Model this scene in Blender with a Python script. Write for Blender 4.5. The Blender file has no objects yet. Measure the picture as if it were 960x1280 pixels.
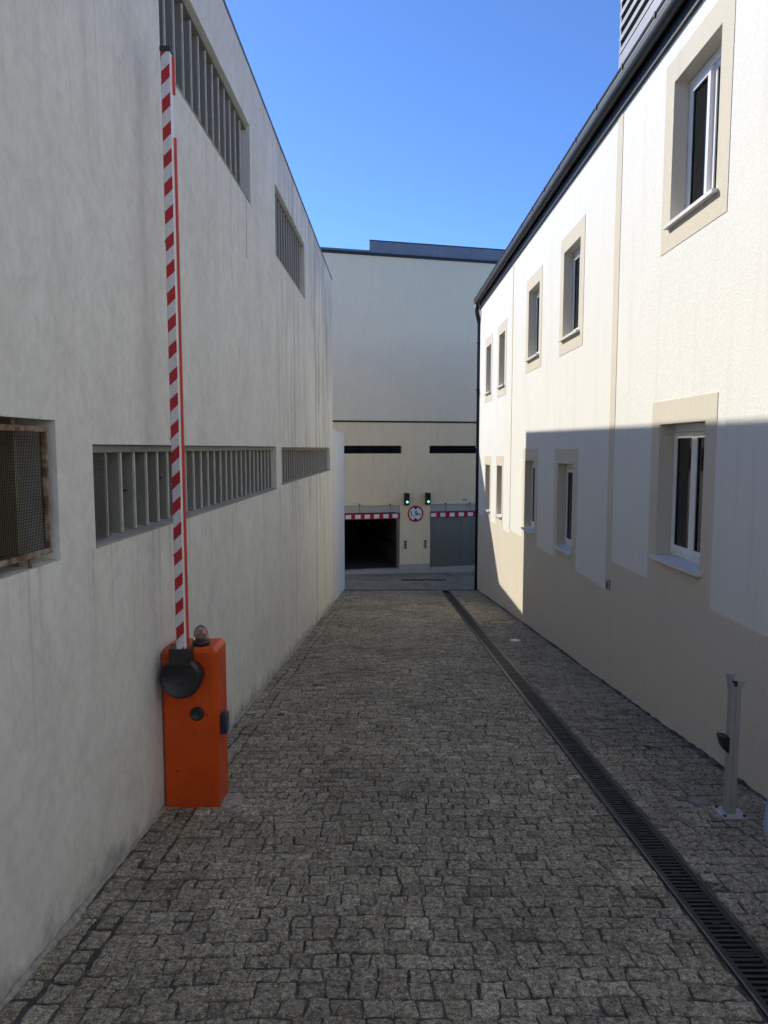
import bpy, bmesh, math, random
from mathutils import Vector, Matrix

scene = bpy.context.scene
COL = scene.collection
R = math.radians

# ------------------------------------------------------------------ camera
cam_data = bpy.data.cameras.new('camera')
cam = bpy.data.objects.new('camera', cam_data)
COL.objects.link(cam)
cam.location = (0, 0, 2.0)
cam.rotation_euler = (R(90 - 5.148), 0, 0)
cam_data.sensor_fit = 'HORIZONTAL'
cam_data.sensor_width = 36.0
cam_data.lens = 888 / 960 * 36.0
cam_data.clip_start = 0.05
cam_data.clip_end = 2000
scene.camera = cam

# ------------------------------------------------------------------ sky and sun
SUN_TRAVEL = Vector((1.0, -0.87, -0.93)).normalized()
to_sun = -SUN_TRAVEL
sun_elev = math.asin(to_sun.z)
sun_rot = math.atan2(to_sun.x, to_sun.y)
world = bpy.data.worlds.new('World')
scene.world = world
world.use_nodes = True
wn = world.node_tree
wn.nodes.clear()
w_out = wn.nodes.new('ShaderNodeOutputWorld')
w_bg = wn.nodes.new('ShaderNodeBackground')
w_sky = wn.nodes.new('ShaderNodeTexSky')
w_sky.sky_type = 'NISHITA'
w_sky.sun_disc = False
w_sky.sun_elevation = sun_elev
w_sky.sun_rotation = sun_rot
w_sky.altitude = 100
w_sky.air_density = 0.5
w_sky.dust_density = 0.08
w_sky.ozone_density = 9.0
w_bg.inputs['Strength'].default_value = 0.116
wn.links.new(w_sky.outputs[0], w_bg.inputs['Color'])
wn.links.new(w_bg.outputs[0], w_out.inputs['Surface'])

sun_data = bpy.data.lights.new('sun', 'SUN')
sun = bpy.data.objects.new('sun', sun_data)
COL.objects.link(sun)
sun_data.energy = 2.0
sun_data.angle = R(0.53)
sun_data.color = (1.0, 0.935, 0.81)
sun.rotation_euler = SUN_TRAVEL.to_track_quat('-Z', 'Y').to_euler()
sun.location = (-20, 30, 30)

vs = scene.view_settings
vs.view_transform = 'Standard'
vs.look = 'None'
vs.gamma = 1.0
vs.use_curve_mapping = False
vs.exposure = 1.52

scene.render.engine = 'CYCLES'
cy = scene.cycles
cy.use_adaptive_sampling = True
cy.adaptive_threshold = 0.02
cy.use_denoising = True
cy.max_bounces = 7
cy.diffuse_bounces = 5
cy.glossy_bounces = 3
cy.sample_clamp_indirect = 8.0
cy.caustics_reflective = False
cy.caustics_refractive = False

# ------------------------------------------------------------------ materials
def new_mat(name):
    m = bpy.data.materials.new(name)
    m.use_nodes = True
    nt = m.node_tree
    b = nt.nodes['Principled BSDF']
    return m, nt, b

def nd(nt, t, **kw):
    n = nt.nodes.new(t)
    for k, v in kw.items():
        if k.startswith('i_'):
            n.inputs[k[2:].replace('_', ' ')].default_value = v
        else:
            setattr(n, k, v)
    return n

def mathn(nt, op, a, b=None, c=None, clamp=False):
    n = nt.nodes.new('ShaderNodeMath'); n.operation = op; n.use_clamp = clamp
    for i, v in enumerate((a, b, c)):
        if v is None: continue
        if isinstance(v, (int, float)): n.inputs[i].default_value = v
        else: nt.links.new(v, n.inputs[i])
    return n.outputs[0]

def ramp(nt, fac, stops):
    n = nt.nodes.new('ShaderNodeValToRGB')
    el = n.color_ramp.elements
    while len(el) < len(stops): el.new(0.5)
    for e, (p, c) in zip(el, stops):
        e.position = p
        e.color = c if len(c) == 4 else (*c, 1)
    nt.links.new(fac, n.inputs[0])
    return n.outputs['Color']

def mixc(nt, fac, a, b, mode='MIX'):
    n = nt.nodes.new('ShaderNodeMix'); n.data_type = 'RGBA'; n.blend_type = mode
    if isinstance(fac, (int, float)): n.inputs[0].default_value = fac
    else: nt.links.new(fac, n.inputs[0])
    for i, v in ((6, a), (7, b)):
        if isinstance(v, tuple): n.inputs[i].default_value = (*v[:3], 1)
        else: nt.links.new(v, n.inputs[i])
    return n.outputs[2]

def pos(nt, scale=(1, 1, 1)):
    g = nt.nodes.new('ShaderNodeNewGeometry')
    mp = nt.nodes.new('ShaderNodeVectorMath'); mp.operation = 'MULTIPLY'
    nt.links.new(g.outputs['Position'], mp.inputs[0])
    mp.inputs[1].default_value = scale
    return mp.outputs[0]

def noise(nt, vec, scale, detail=4, rough=0.55, dist=0.0):
    n = nt.nodes.new('ShaderNodeTexNoise')
    n.inputs['Scale'].default_value = scale
    n.inputs['Detail'].default_value = detail
    n.inputs['Roughness'].default_value = rough
    n.inputs['Distortion'].default_value = dist
    nt.links.new(vec, n.inputs['Vector'])
    return n.outputs['Fac']

def bump(nt, b, h, strength, dist):
    n = nt.nodes.new('ShaderNodeBump')
    n.inputs['Strength'].default_value = strength
    n.inputs['Distance'].default_value = dist
    nt.links.new(h, n.inputs['Height'])
    nt.links.new(n.outputs[0], b.inputs['Normal'])

def sep(nt, vec):
    n = nt.nodes.new('ShaderNodeSeparateXYZ'); nt.links.new(vec, n.inputs[0]); return n.outputs

def plain(name, col, rough=0.5, metal=0.0, var=0.12, nscale=8.0, bstr=0.0, bscale=200, spec=0.5):
    """a painted, metal or rubber surface with slight mottling and fine relief"""
    m, nt, b = new_mat(name)
    p = pos(nt)
    f = noise(nt, p, nscale, 5)
    lo = tuple(max(0, c * (1 - var)) for c in col); hi = tuple(min(1, c * (1 + var)) for c in col)
    c = ramp(nt, f, [(0.3, lo), (0.7, hi)])
    nt.links.new(c, b.inputs['Base Color'])
    b.inputs['Metallic'].default_value = metal
    b.inputs['Specular IOR Level'].default_value = spec
    r = mathn(nt, 'MULTIPLY_ADD', f, 0.25 * rough, rough * 0.88)
    nt.links.new(r, b.inputs['Roughness'])
    if bstr: bump(nt, b, noise(nt, p, bscale, 3), bstr, 0.002)
    return m

def plaster(name, col, grain=140, gstr=0.35, var=0.05, streak=0.0):
    """mineral render: grainy relief, faint vertical weathering"""
    m, nt, b = new_mat(name)
    p = pos(nt)
    f = noise(nt, p, 1.3, 6, 0.6)
    lo = tuple(c * (1 - var) for c in col); hi = tuple(min(1, c * (1 + var)) for c in col)
    c = ramp(nt, f, [(0.3, lo), (0.7, hi)])
    g = noise(nt, p, grain, 3, 0.6)
    c = mixc(nt, 0.5, c, ramp(nt, g, [(0.3, tuple(x * 0.82 for x in col)), (0.7, tuple(min(1, x * 1.12) for x in col))]))
    if streak:
        s = noise(nt, pos(nt, (5, 5, 0.35)), 1.6, 5, 0.6)
        k = ramp(nt, s, [(0.52, (1, 1, 1)), (0.8, (1 - streak,) * 3)])
        c = mixc(nt, 1.0, c, k, 'MULTIPLY')
    nt.links.new(c, b.inputs['Base Color'])
    b.inputs['Roughness'].default_value = 0.92
    b.inputs['Specular IOR Level'].default_value = 0.25
    h = mathn(nt, 'ADD', g, mathn(nt, 'MULTIPLY', noise(nt, p, grain * 0.25, 3), 0.6))
    bump(nt, b, h, gstr, 0.006)
    return m

def old_render():
    """the cloudy grey render of the long left wall with black run-off streaks at its far end"""
    m, nt, b = new_mat('weathered_grey_render')
    p = pos(nt)
    xyz = sep(nt, p)
    big = noise(nt, pos(nt, (1, 0.9, 0.7)), 0.9, 4, 0.62, 0.6)
    mid = noise(nt, pos(nt, (1, 1, 0.8)), 4.0, 4, 0.65, 0.8)
    c = ramp(nt, big, [(0.25, (0.60, 0.60, 0.55)), (0.45, (0.735, 0.705, 0.64)), (0.72, (0.79, 0.78, 0.71))])
    c = mixc(nt, 0.45, c, ramp(nt, mid, [(0.3, (0.59, 0.59, 0.545)), (0.7, (0.80, 0.80, 0.745))]))
    fin2 = noise(nt, pos(nt, (1, 1, 0.8)), 15, 4, 0.7, 0.6)
    c = mixc(nt, 0.5, c, ramp(nt, fin2, [(0.36, (0.86, 0.86, 0.85)), (0.5, (1.0, 1.0, 1.0)), (0.66, (1.1, 1.1, 1.1))]), 'MULTIPLY')
    for (zt_, ln) in ((1.47, 0.9), (4.55, 1.3)):
        dz = mathn(nt, 'MULTIPLY_ADD', xyz[2], 1 / ln, 1 - zt_ / ln)
        lo_ = mathn(nt, 'MULTIPLY', mathn(nt, 'GREATER_THAN', dz, 0.0), mathn(nt, 'LESS_THAN', dz, 1.0))
        dr_ = mathn(nt, 'MULTIPLY', mathn(nt, 'MULTIPLY', lo_, dz), ramp(nt, noise(nt, pos(nt, (6, 6, 0.1)), 2.2, 3, 0.6), [(0.55, (0, 0, 0)), (0.72, (1, 1, 1))]))
        c = mixc(nt, mathn(nt, 'MULTIPLY', dr_, 0.4), c, (0.24, 0.23, 0.20))
    # run-off streaks: strong beyond the expansion joint, faint before it
    far = mathn(nt, 'MULTIPLY_ADD', xyz[1], 0.25, -2.15, clamp=True)
    far = mathn(nt, 'MULTIPLY_ADD', far, 0.9, 0.08)
    fine = noise(nt, pos(nt, (3.1, 3.1, 0.2)), 1.5, 6, 0.78, 0.5)
    patch = noise(nt, pos(nt, (1, 0.5, 0.4)), 1.1, 3, 0.6, 0.3)
    top = mathn(nt, 'MULTIPLY_ADD', xyz[2], 0.13, 0.12, clamp=True)
    s = mathn(nt, 'ADD', fine, mathn(nt, 'MULTIPLY', top, 0.17))
    s = mathn(nt, 'ADD', s, mathn(nt, 'MULTIPLY', patch, 0.35))
    s = mathn(nt, 'MULTIPLY_ADD', s, 4.6, -3.5, clamp=True)
    s = mathn(nt, 'MULTIPLY', s, far)
    c = mixc(nt, mathn(nt, 'MULTIPLY', s, 0.8), c, (0.14, 0.135, 0.115))
    # two long rusty runs
    for (yy, wd, st) in ((13.55, 0.07, 0.75), (10.9, 0.05, 0.35), (14.9, 0.05, 0.45)):
        d = mathn(nt, 'ABSOLUTE', mathn(nt, 'ADD', xyz[1], mathn(nt, 'MULTIPLY_ADD', noise(nt, pos(nt, (0, 0, 1)), 0.8, 2), 0.16, -yy - 0.08)))
        d = mathn(nt, 'MULTIPLY_ADD', d, -1 / wd, 1.0, clamp=True)
        c = mixc(nt, mathn(nt, 'MULTIPLY', d, st), c, (0.19, 0.165, 0.115))
    # a slightly warmer tint of old lichen at the far end
    c = mixc(nt, mathn(nt, 'MULTIPLY', far, 0.28), c, mixc(nt, 1.0, c, (1.0, 0.985, 0.92), 'MULTIPLY'))
    # splashed dirt just over the paving, broken up
    h = mathn(nt, 'ADD', xyz[2], mathn(nt, 'MULTIPLY', xyz[1], 0.1003))
    sp = mathn(nt, 'MULTIPLY_ADD', h, -5.0, 0.85)
    sp = mathn(nt, 'ADD', sp, mathn(nt, 'MULTIPLY_ADD', noise(nt, p, 5.0, 4, 0.7), 3.2, -1.75), clamp=True)
    c = mixc(nt, mathn(nt, 'MULTIPLY', sp, 0.6), c, (0.17, 0.165, 0.145))
    nt.links.new(c, b.inputs['Base Color'])
    b.inputs['Roughness'].default_value = 0.9
    b.inputs['Specular IOR Level'].default_value = 0.25
    hgt = mathn(nt, 'ADD', mathn(nt, 'MULTIPLY', noise(nt, pos(nt, (1, 1, 0.7)), 16, 3, 0.6, 0.5), 1.0),
                mathn(nt, 'MULTIPLY', noise(nt, p, 120, 3), 0.25))
    bump(nt, b, hgt, 0.32, 0.012)
    return m

def granite():
    """hewn granite: grain of light and dark crystals, chipped, striated faces; one tint per stone"""
    m, nt, b = new_mat('granite_cobble')
    p = pos(nt)
    at = nt.nodes.new('ShaderNodeAttribute'); at.attribute_name = 'tint'
    t = sep(nt, at.outputs['Vector'])
    base = ramp(nt, t[0], [(0.0, (0.26, 0.225, 0.165)), (0.35, (0.41, 0.365, 0.28)), (0.7, (0.50, 0.45, 0.355)), (1.0, (0.62, 0.565, 0.455))])
    base = mixc(nt, mathn(nt, 'MULTIPLY', t[1], 0.4), base, (0.34, 0.27, 0.21))
    off = nt.nodes.new('ShaderNodeVectorMath'); off.operation = 'MULTIPLY_ADD'
    nt.links.new(at.outputs['Vector'], off.inputs[0]); off.inputs[1].default_value = (7, 3, 5); nt.links.new(p, off.inputs[2])
    q = off.outputs[0]
    sp = noise(nt, q, 210, 2, 0.75)
    c = mixc(nt, 0.9, base, ramp(nt, sp, [(0.36, (0.28, 0.28, 0.28)), (0.5, (0.85, 0.85, 0.85)), (0.66, (1.9, 1.9, 1.85))]), 'MULTIPLY')
    w = noise(nt, q, 42, 4, 0.7, 0.4)
    c = mixc(nt, 0.9, c, ramp(nt, w, [(0.36, (0.34, 0.34, 0.33)), (0.5, (0.86, 0.86, 0.85)), (0.66, (1.55, 1.55, 1.5))]), 'MULTIPLY')
    dirt = noise(nt, p, 1.1, 4, 0.6)
    c = mixc(nt, 1.0, c, ramp(nt, dirt, [(0.3, (0.74, 0.73, 0.70)), (0.65, (1.1, 1.09, 1.06))]), 'MULTIPLY')
    nt.links.new(c, b.inputs['Base Color'])
    b.inputs['Roughness'].default_value = 0.75
    b.inputs['Specular IOR Level'].default_value = 0.35
    h = mathn(nt, 'ADD', w, mathn(nt, 'MULTIPLY', sp, 0.2))
    bump(nt, b, h, 1.0, 0.024)
    return m

def joint_dirt():
    m, nt, b = new_mat('joint_dirt')
    p = pos(nt)
    c = ramp(nt, noise(nt, p, 9, 5, 0.75), [(0.32, (0.02, 0.019, 0.016)), (0.5, (0.075, 0.07, 0.06)), (0.68, (0.20, 0.19, 0.165))])
    nt.links.new(c, b.inputs['Base Color'])
    b.inputs['Roughness'].default_value = 0.95
    bump(nt, b, noise(nt, p, 90, 5, 0.7), 0.8, 0.01)
    return m

def stripes():
    """red and white foil wrapped round the boom at a slant"""
    m, nt, b = new_mat('boom_foil')
    xyz = sep(nt, pos(nt))
    v = mathn(nt, 'MULTIPLY_ADD', xyz[0], -0.95, xyz[2])
    v = mathn(nt, 'ADD', v, mathn(nt, 'MULTIPLY', noise(nt, pos(nt, (0, 0, 1)), 1.7, 1), 0.03))
    f = mathn(nt, 'FRACT', mathn(nt, 'MULTIPLY_ADD', v, 1 / 0.166, 0.18))
    k = mathn(nt, 'GREATER_THAN', f, 0.52)
    wear = noise(nt, pos(nt, (60, 60, 14)), 1.0, 5, 0.7)
    red = ramp(nt, wear, [(0.3, (0.34, 0.004, 0.012)), (0.75, (0.47, 0.012, 0.022))])
    whi = ramp(nt, wear, [(0.3, (0.52, 0.53, 0.54)), (0.7, (0.66, 0.67, 0.68))])
    nt.links.new(mixc(nt, k, whi, red), b.inputs['Base Color'])
    b.inputs['Roughness'].default_value = 0.42
    return m

def rust():
    m, nt, b = new_mat('rusty_paint')
    p = pos(nt)
    f = noise(nt, p, 14, 6, 0.7)
    c = ramp(nt, f, [(0.36, (0.09, 0.042, 0.022)), (0.5, (0.20, 0.12, 0.07)), (0.6, (0.34, 0.29, 0.23))])
    nt.links.new(c, b.inputs['Base Color'])
    b.inputs['Roughness'].default_value = 0.8
    bump(nt, b, f, 0.5, 0.006)
    return m

def glass_pane():
    m, nt, b = new_mat('window_glass')
    p = pos(nt)
    f = noise(nt, p, 3.0, 3)
    c = ramp(nt, f, [(0.3, (0.028, 0.024, 0.018)), (0.7, (0.05, 0.043, 0.032))])
    nt.links.new(c, b.inputs['Base Color'])
    b.inputs['Roughness'].default_value = 0.03
    b.inputs['IOR'].default_value = 1.9
    return m

def orange_coat():
    """sun-faded powder coat with scuffs and road dirt spattered over its foot"""
    m, nt, b = new_mat('orange_powder_coat')
    p = pos(nt); xyz = sep(nt, p)
    f = noise(nt, pos(nt, (1, 1, 0.6)), 5, 4)
    c = ramp(nt, f, [(0.3, (0.54, 0.056, 0.002)), (0.7, (0.68, 0.086, 0.004))])
    sc_ = noise(nt, pos(nt, (9, 9, 38)), 2.2, 4, 0.75, 0.4)
    k = ramp(nt, sc_, [(0.66, (0, 0, 0)), (0.71, (1, 1, 1))])
    c = mixc(nt, mathn(nt, 'MULTIPLY', k, 0.3), c, (0.62, 0.20, 0.10))
    sp = noise(nt, p, 70, 4, 0.8)
    d = mathn(nt, 'MULTIPLY_ADD', xyz[2], -1.6, -0.32)
    d = mathn(nt, 'ADD', d, mathn(nt, 'MULTIPLY_ADD', sp, 4.0, -2.3), clamp=True)
    c = mixc(nt, mathn(nt, 'MULTIPLY', d, 0.55), c, (0.17, 0.12, 0.085))
    ch_ = ramp(nt, noise(nt, p, 31, 2, 0.5), [(0.70, (0, 0, 0)), (0.715, (1, 1, 1))])
    c = mixc(nt, mathn(nt, 'MULTIPLY', ch_, 0.7), c, (0.08, 0.03, 0.015))
    nt.links.new(c, b.inputs['Base Color'])
    nt.links.new(mathn(nt, 'MULTIPLY_ADD', sc_, 0.3, 0.3), b.inputs['Roughness'])
    b.inputs['Specular IOR Level'].default_value = 0.4
    bump(nt, b, noise(nt, p, 6, 2), 0.08, 0.01)
    return m

def clear_pane():
    """double glazing: mirror-like skin over a tinted, see-through body"""
    m, nt, b = new_mat('window_glass')
    out = nt.nodes['Material Output']
    nt.nodes.remove(b)
    tr = nt.nodes.new('ShaderNodeBsdfTransparent'); tr.inputs[0].default_value = (0.62, 0.60, 0.55, 1)
    gl = nt.nodes.new('ShaderNodeBsdfGlossy'); gl.inputs['Roughness'].default_value = 0.02
    fr = nt.nodes.new('ShaderNodeFresnel'); fr.inputs['IOR'].default_value = 1.75
    mx = nt.nodes.new('ShaderNodeMixShader')
    bp = nt.nodes.new('ShaderNodeBump'); bp.inputs['Strength'].default_value = 0.05; bp.inputs['Distance'].default_value = 0.02
    nt.links.new(noise(nt, pos(nt), 2.5, 1), bp.inputs['Height']); nt.links.new(bp.outputs[0], gl.inputs['Normal'])
    nt.links.new(fr.outputs[0], mx.inputs[0]); nt.links.new(tr.outputs[0], mx.inputs[1]); nt.links.new(gl.outputs[0], mx.inputs[2])
    nt.links.new(mx.outputs[0], out.inputs['Surface'])
    return m

def beacon_glass():
    m, nt, b = new_mat('beacon_glass')
    b.inputs['Base Color'].default_value = (0.92, 0.74, 0.68, 1)
    b.inputs['Transmission Weight'].default_value = 0.85
    b.inputs['IOR'].default_value = 1.3
    f = noise(nt, pos(nt, (1, 1, 1)), 60, 2)
    nt.links.new(mathn(nt, 'MULTIPLY_ADD', f, 0.1, 0.05), b.inputs['Roughness'])
    return m

def emitter(name, col, s):
    m, nt, b = new_mat(name)
    b.inputs['Base Color'].default_value = (*col, 1)
    b.inputs['Emission Color'].default_value = (*col, 1)
    b.inputs['Emission Strength'].default_value = s
    return m

def brushed_steel():
    m, nt, b = new_mat('brushed_steel')
    f = noise(nt, pos(nt, (90, 90, 3)), 1.0, 4, 0.6)
    c = ramp(nt, f, [(0.3, (0.32, 0.29, 0.235)), (0.7, (0.46, 0.42, 0.34))])
    nt.links.new(c, b.inputs['Base Color'])
    b.inputs['Metallic'].default_value = 1.0
    r = mathn(nt, 'MULTIPLY_ADD', f, 0.2, 0.26)
    nt.links.new(r, b.inputs['Roughness'])
    return m

M = dict(
    old=old_render(), granite=granite(), joint=joint_dirt(), foil=stripes(), rust=rust(), glass=glass_pane(), steel=brushed_steel(),
    white_render=plaster('white_render', (0.735, 0.73, 0.685), 55, 0.55, 0.035, 0.10),
    beige_render=plaster('beige_render', (0.63, 0.58, 0.475), 60, 0.5, 0.05, 0.05),
    far_grey=plaster('grey_facade_paint', (0.84, 0.71, 0.50), 30, 0.15, 0.04, 0.05),
    far_beige=plaster('beige_facade_paint', (0.86, 0.69, 0.43), 30, 0.15, 0.05, 0.10),
    pale_render=plaster('pale_grey_render', (0.70, 0.71, 0.70), 40, 0.2, 0.06, 0.10),
    bar_paint=plain('pale_bar_paint', (0.50, 0.50, 0.46), 0.7, 0, 0.15, 12),
    dirty_sill=plaster('dirty_sill', (0.36, 0.345, 0.30), 50, 0.4, 0.3, 0.3),
    concrete=plaster('fin_concrete', (0.26, 0.255, 0.225), 60, 0.3, 0.22, 0.35),
    brown_concrete=plaster('stained_fin_concrete', (0.27, 0.235, 0.18), 60, 0.3, 0.25, 0.4),
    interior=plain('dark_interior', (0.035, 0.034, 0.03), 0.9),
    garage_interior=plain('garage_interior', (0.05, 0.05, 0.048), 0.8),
    dark_metal=plain('anthracite_metal', (0.018, 0.019, 0.021), 0.5, 0.0, 0.15, 3, spec=0.35),
    cladding=plain('slate_cladding', (0.17, 0.18, 0.20), 0.5, 0.2, 0.15, 2.0),
    zinc=plain('zinc_flashing', (0.17, 0.18, 0.20), 0.5, 0.3, 0.08, 3),
    pvc=plain('white_pvc', (0.78, 0.78, 0.77), 0.3, 0, 0.04, 6),
    sill_stone=plain('white_sill_stone', (0.66, 0.66, 0.65), 0.5, 0, 0.08, 12, 0.15),
    orange=orange_coat(), clear=clear_pane(), curtain=plain('net_curtain', (0.62, 0.60, 0.55), 0.9, 0, 0.08, 8),
    room=plain('room_wall', (0.16, 0.14, 0.11), 0.9),
    black=plain('black_plastic', (0.018, 0.019, 0.02), 0.42, 0, 0.2, 10),
    blue_black=plain('blue_black_plastic', (0.02, 0.04, 0.075), 0.3, 0, 0.2, 10),
    red_rubber=plain('red_rubber', (0.55, 0.045, 0.03), 0.55, 0, 0.15, 6),
    red=plain('red_paint', (0.42, 0.012, 0.022), 0.4, 0, 0.12, 10),
    white=plain('white_paint', (0.80, 0.80, 0.79), 0.4, 0, 0.05, 10),
    aluminium=plain('grey_aluminium', (0.36, 0.36, 0.355), 0.5, 0.2, 0.08, 20),
    zinc_plate=plain('zinc_plate', (0.50, 0.51, 0.53), 0.5, 0.2, 0.15, 25),
    header_steel=plain('satin_steel', (0.52, 0.49, 0.42), 0.45, 0.5, 0.1, 6),
    worn_cover=plain('worn_cover', (0.24, 0.225, 0.20), 0.7, 0.2, 0.3, 30, 0.4, 150),
    iron=plain('cast_iron', (0.035, 0.035, 0.036), 0.5, 0.5, 0.3, 30, 0.25),
    galvanised=plain('galvanised_edge', (0.16, 0.16, 0.155), 0.36, 0.8, 0.25, 12),
    wire=plain('rusty_wire', (0.022, 0.017, 0.012), 0.7, 0.2, 0.3, 30),
    fin_yellow=plain('yellowed_bar', (0.30, 0.26, 0.17), 0.8, 0, 0.2, 10),
    plinth=plaster('plinth_stone', (0.46, 0.42, 0.35), 60, 0.2, 0.08),
    bounce_paving=plaster('street_paving', (0.52, 0.50, 0.46), 70, 0.5, 0.2),
    apron=plain('apron_joint', (0.05, 0.048, 0.045), 0.9, 0, 0.3, 10, 0.4, 100),
    earth=plain('dry_earth', (0.14, 0.12, 0.09), 0.95, 0, 0.3, 3, 0.4, 60),
    mortar=plain('pale_mortar', (0.36, 0.33, 0.27), 0.9, 0, 0.3, 30, 0.5, 120),
    slot_dark=plain('slot_void', (0.008, 0.008, 0.008), 0.9),
    amber=beacon_glass(),
    jeans=plain('blue_denim', (0.16, 0.24, 0.40), 0.85, 0, 0.2, 60, 0.4, 400),
    shirt=plain('blue_denim_shirt', (0.22, 0.31, 0.46), 0.85, 0, 0.12, 30, 0.3, 300),
    skin=plain('skin', (0.55, 0.36, 0.27), 0.5, 0, 0.08, 20),
    hair=plain('dark_brown_hair', (0.035, 0.022, 0.014), 0.5, 0, 0.3, 60),
    shoe=plain('white_trainer', (0.6, 0.6, 0.58), 0.6, 0, 0.08, 20),
    lamp_green=emitter('green_lamp', (0.3, 1.0, 0.65), 0.6),
    dark_lamp_grey=plain('dark_grey_print', (0.06, 0.06, 0.06), 0.6),
    lamp_off=plain('dark_lamp', (0.05, 0.012, 0.01), 0.2),
)

# ------------------------------------------------------------------ mesh helpers
ORG = {}

class MB:
    """collects shapes given in world coordinates and links them as ONE mesh object"""
    def __init__(self, fn=None):
        self.v, self.f, self.fn = [], [], fn or (lambda x, y, z: (x, y, z))
        self.sm = []
    def add(self, pts, faces, smooth=False):
        o = len(self.v)
        self.v += [self.fn(*p) for p in pts]
        self.f += [tuple(i + o for i in f) for f in faces]
        self.sm += [smooth] * len(faces)
        return self
    def box(self, x0, x1, y0, y1, z0, z1):
        p = [(x, y, z) for z in (z0, z1) for y in (y0, y1) for x in (x0, x1)]
        return self.add(p, [(0, 2, 3, 1), (4, 5, 7, 6), (0, 1, 5, 4), (2, 6, 7, 3), (0, 4, 6, 2), (1, 3, 7, 5)])
    def prism(self, poly, axis, a0, a1):
        """poly: 2D points in the other two axes, extruded along axis from a0 to a1"""
        n = len(poly)
        def mk(q, a):
            if axis == 'x': return (a, q[0], q[1])
            if axis == 'y': return (q[0], a, q[1])
            return (q[0], q[1], a)
        p = [mk(q, a0) for q in poly] + [mk(q, a1) for q in poly]
        f = [tuple(range(n))[::-1], tuple(range(n, 2 * n))] + [(i, (i + 1) % n, n + (i + 1) % n, n + i) for i in range(n)]
        return self.add(p, f)
    def tube(self, path, r, n=12, caps=True):
        path = [Vector(q) for q in path]
        rs = r if isinstance(r, (list, tuple)) else [r] * len(path)
        pts, fs = [], []
        up = None
        for i, q in enumerate(path):
            a = path[max(0, i - 1)]; b = path[min(len(path) - 1, i + 1)]
            t = (b - a).normalized()
            if up is None:
                up = Vector((0, 0, 1)) if abs(t.z) < 0.9 else Vector((1, 0, 0))
            s = t.cross(up).normalized(); up = s.cross(t).normalized()
            for k in range(n):
                an = 2 * math.pi * k / n
                pts.append(tuple(q + (s * math.cos(an) + up * math.sin(an)) * rs[i]))
        for i in range(len(path) - 1):
            for k in range(n):
                fs.append((i * n + k, i * n + (k + 1) % n, (i + 1) * n + (k + 1) % n, (i + 1) * n + k))
        o = len(self.v)
        self.add(pts, fs, True)
        if caps:
            e = (len(path) - 1) * n
            self.f += [tuple(o + k for k in range(n))[::-1], tuple(o + e + k for k in range(n))]
            self.sm += [False, False]
        return self
    def lathe(self, centre, axis, prof, n=32):
        """prof: (radius, offset along axis)"""
        c = Vector(centre); a = Vector(axis).normalized()
        u = Vector((0, 0, 1)) if abs(a.z) < 0.9 else Vector((1, 0, 0))
        s = a.cross(u).normalized(); u = s.cross(a)
        pts, fs = [], []
        for (r, h) in prof:
            for k in range(n):
                an = 2 * math.pi * k / n
                pts.append(tuple(c + a * h + (s * math.cos(an) + u * math.sin(an)) * max(r, 1e-4)))
        for i in range(len(prof) - 1):
            for k in range(n):
                fs.append((i * n + k, i * n + (k + 1) % n, (i + 1) * n + (k + 1) % n, (i + 1) * n + k))
        o = len(self.v)
        self.add(pts, fs, True)
        e = (len(prof) - 1) * n
        self.f += [tuple(o + k for k in range(n))[::-1], tuple(o + e + k for k in range(n))]
        self.sm += [False, False]
        return self
    def build(self, name, mat, parent=None, bevel=0.0, seg=2):
        org = ORG.get(parent.name, Vector((0, 0, 0))) if parent else Vector((0, 0, 0))
        me = bpy.data.meshes.new(name)
        me.from_pydata([tuple(Vector(v) - org) for v in self.v], [], self.f)
        bm = bmesh.new(); bm.from_mesh(me)
        for fc, s in zip(bm.faces, self.sm): fc.smooth = s
        bmesh.ops.recalc_face_normals(bm, faces=bm.faces)
        bm.to_mesh(me); bm.free()
        if mat: me.materials.append(M[mat] if isinstance(mat, str) else mat)
        o = bpy.data.objects.new(name, me)
        COL.objects.link(o)
        if parent:
            o.parent = parent
        ORG[o.name] = org
        if bevel:
            b = o.modifiers.new('bevel', 'BEVEL'); b.width = bevel; b.segments = seg; b.limit_method = 'ANGLE'; b.angle_limit = R(40)
            for p_ in me.polygons: p_.use_smooth = True
            try:
                o.modifiers.new('wn', 'WEIGHTED_NORMAL').keep_sharp = True
            except Exception: pass
        return o

def tag(o, label=None, cat=None, group=None, kind=None):
    if label: o['label'] = label
    if cat: o['category'] = cat
    if group: o['group'] = group
    if kind: o['kind'] = kind
    return o

def thing(name, loc, label, cat, group=None):
    o = bpy.data.objects.new(name, None)
    COL.objects.link(o)
    o.location = loc
    o.empty_display_size = 0.2
    ORG[o.name] = Vector(loc)
    return tag(o, label, cat, group)

def shared(name, me, parent, loc):
    """a piece that shares mesh data, put at world position loc"""
    o = bpy.data.objects.new(name, me)
    COL.objects.link(o)
    o.parent = parent
    o.location = Vector(loc) - ORG[parent.name]
    ORG[o.name] = Vector((0, 0, 0))
    return o

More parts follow.
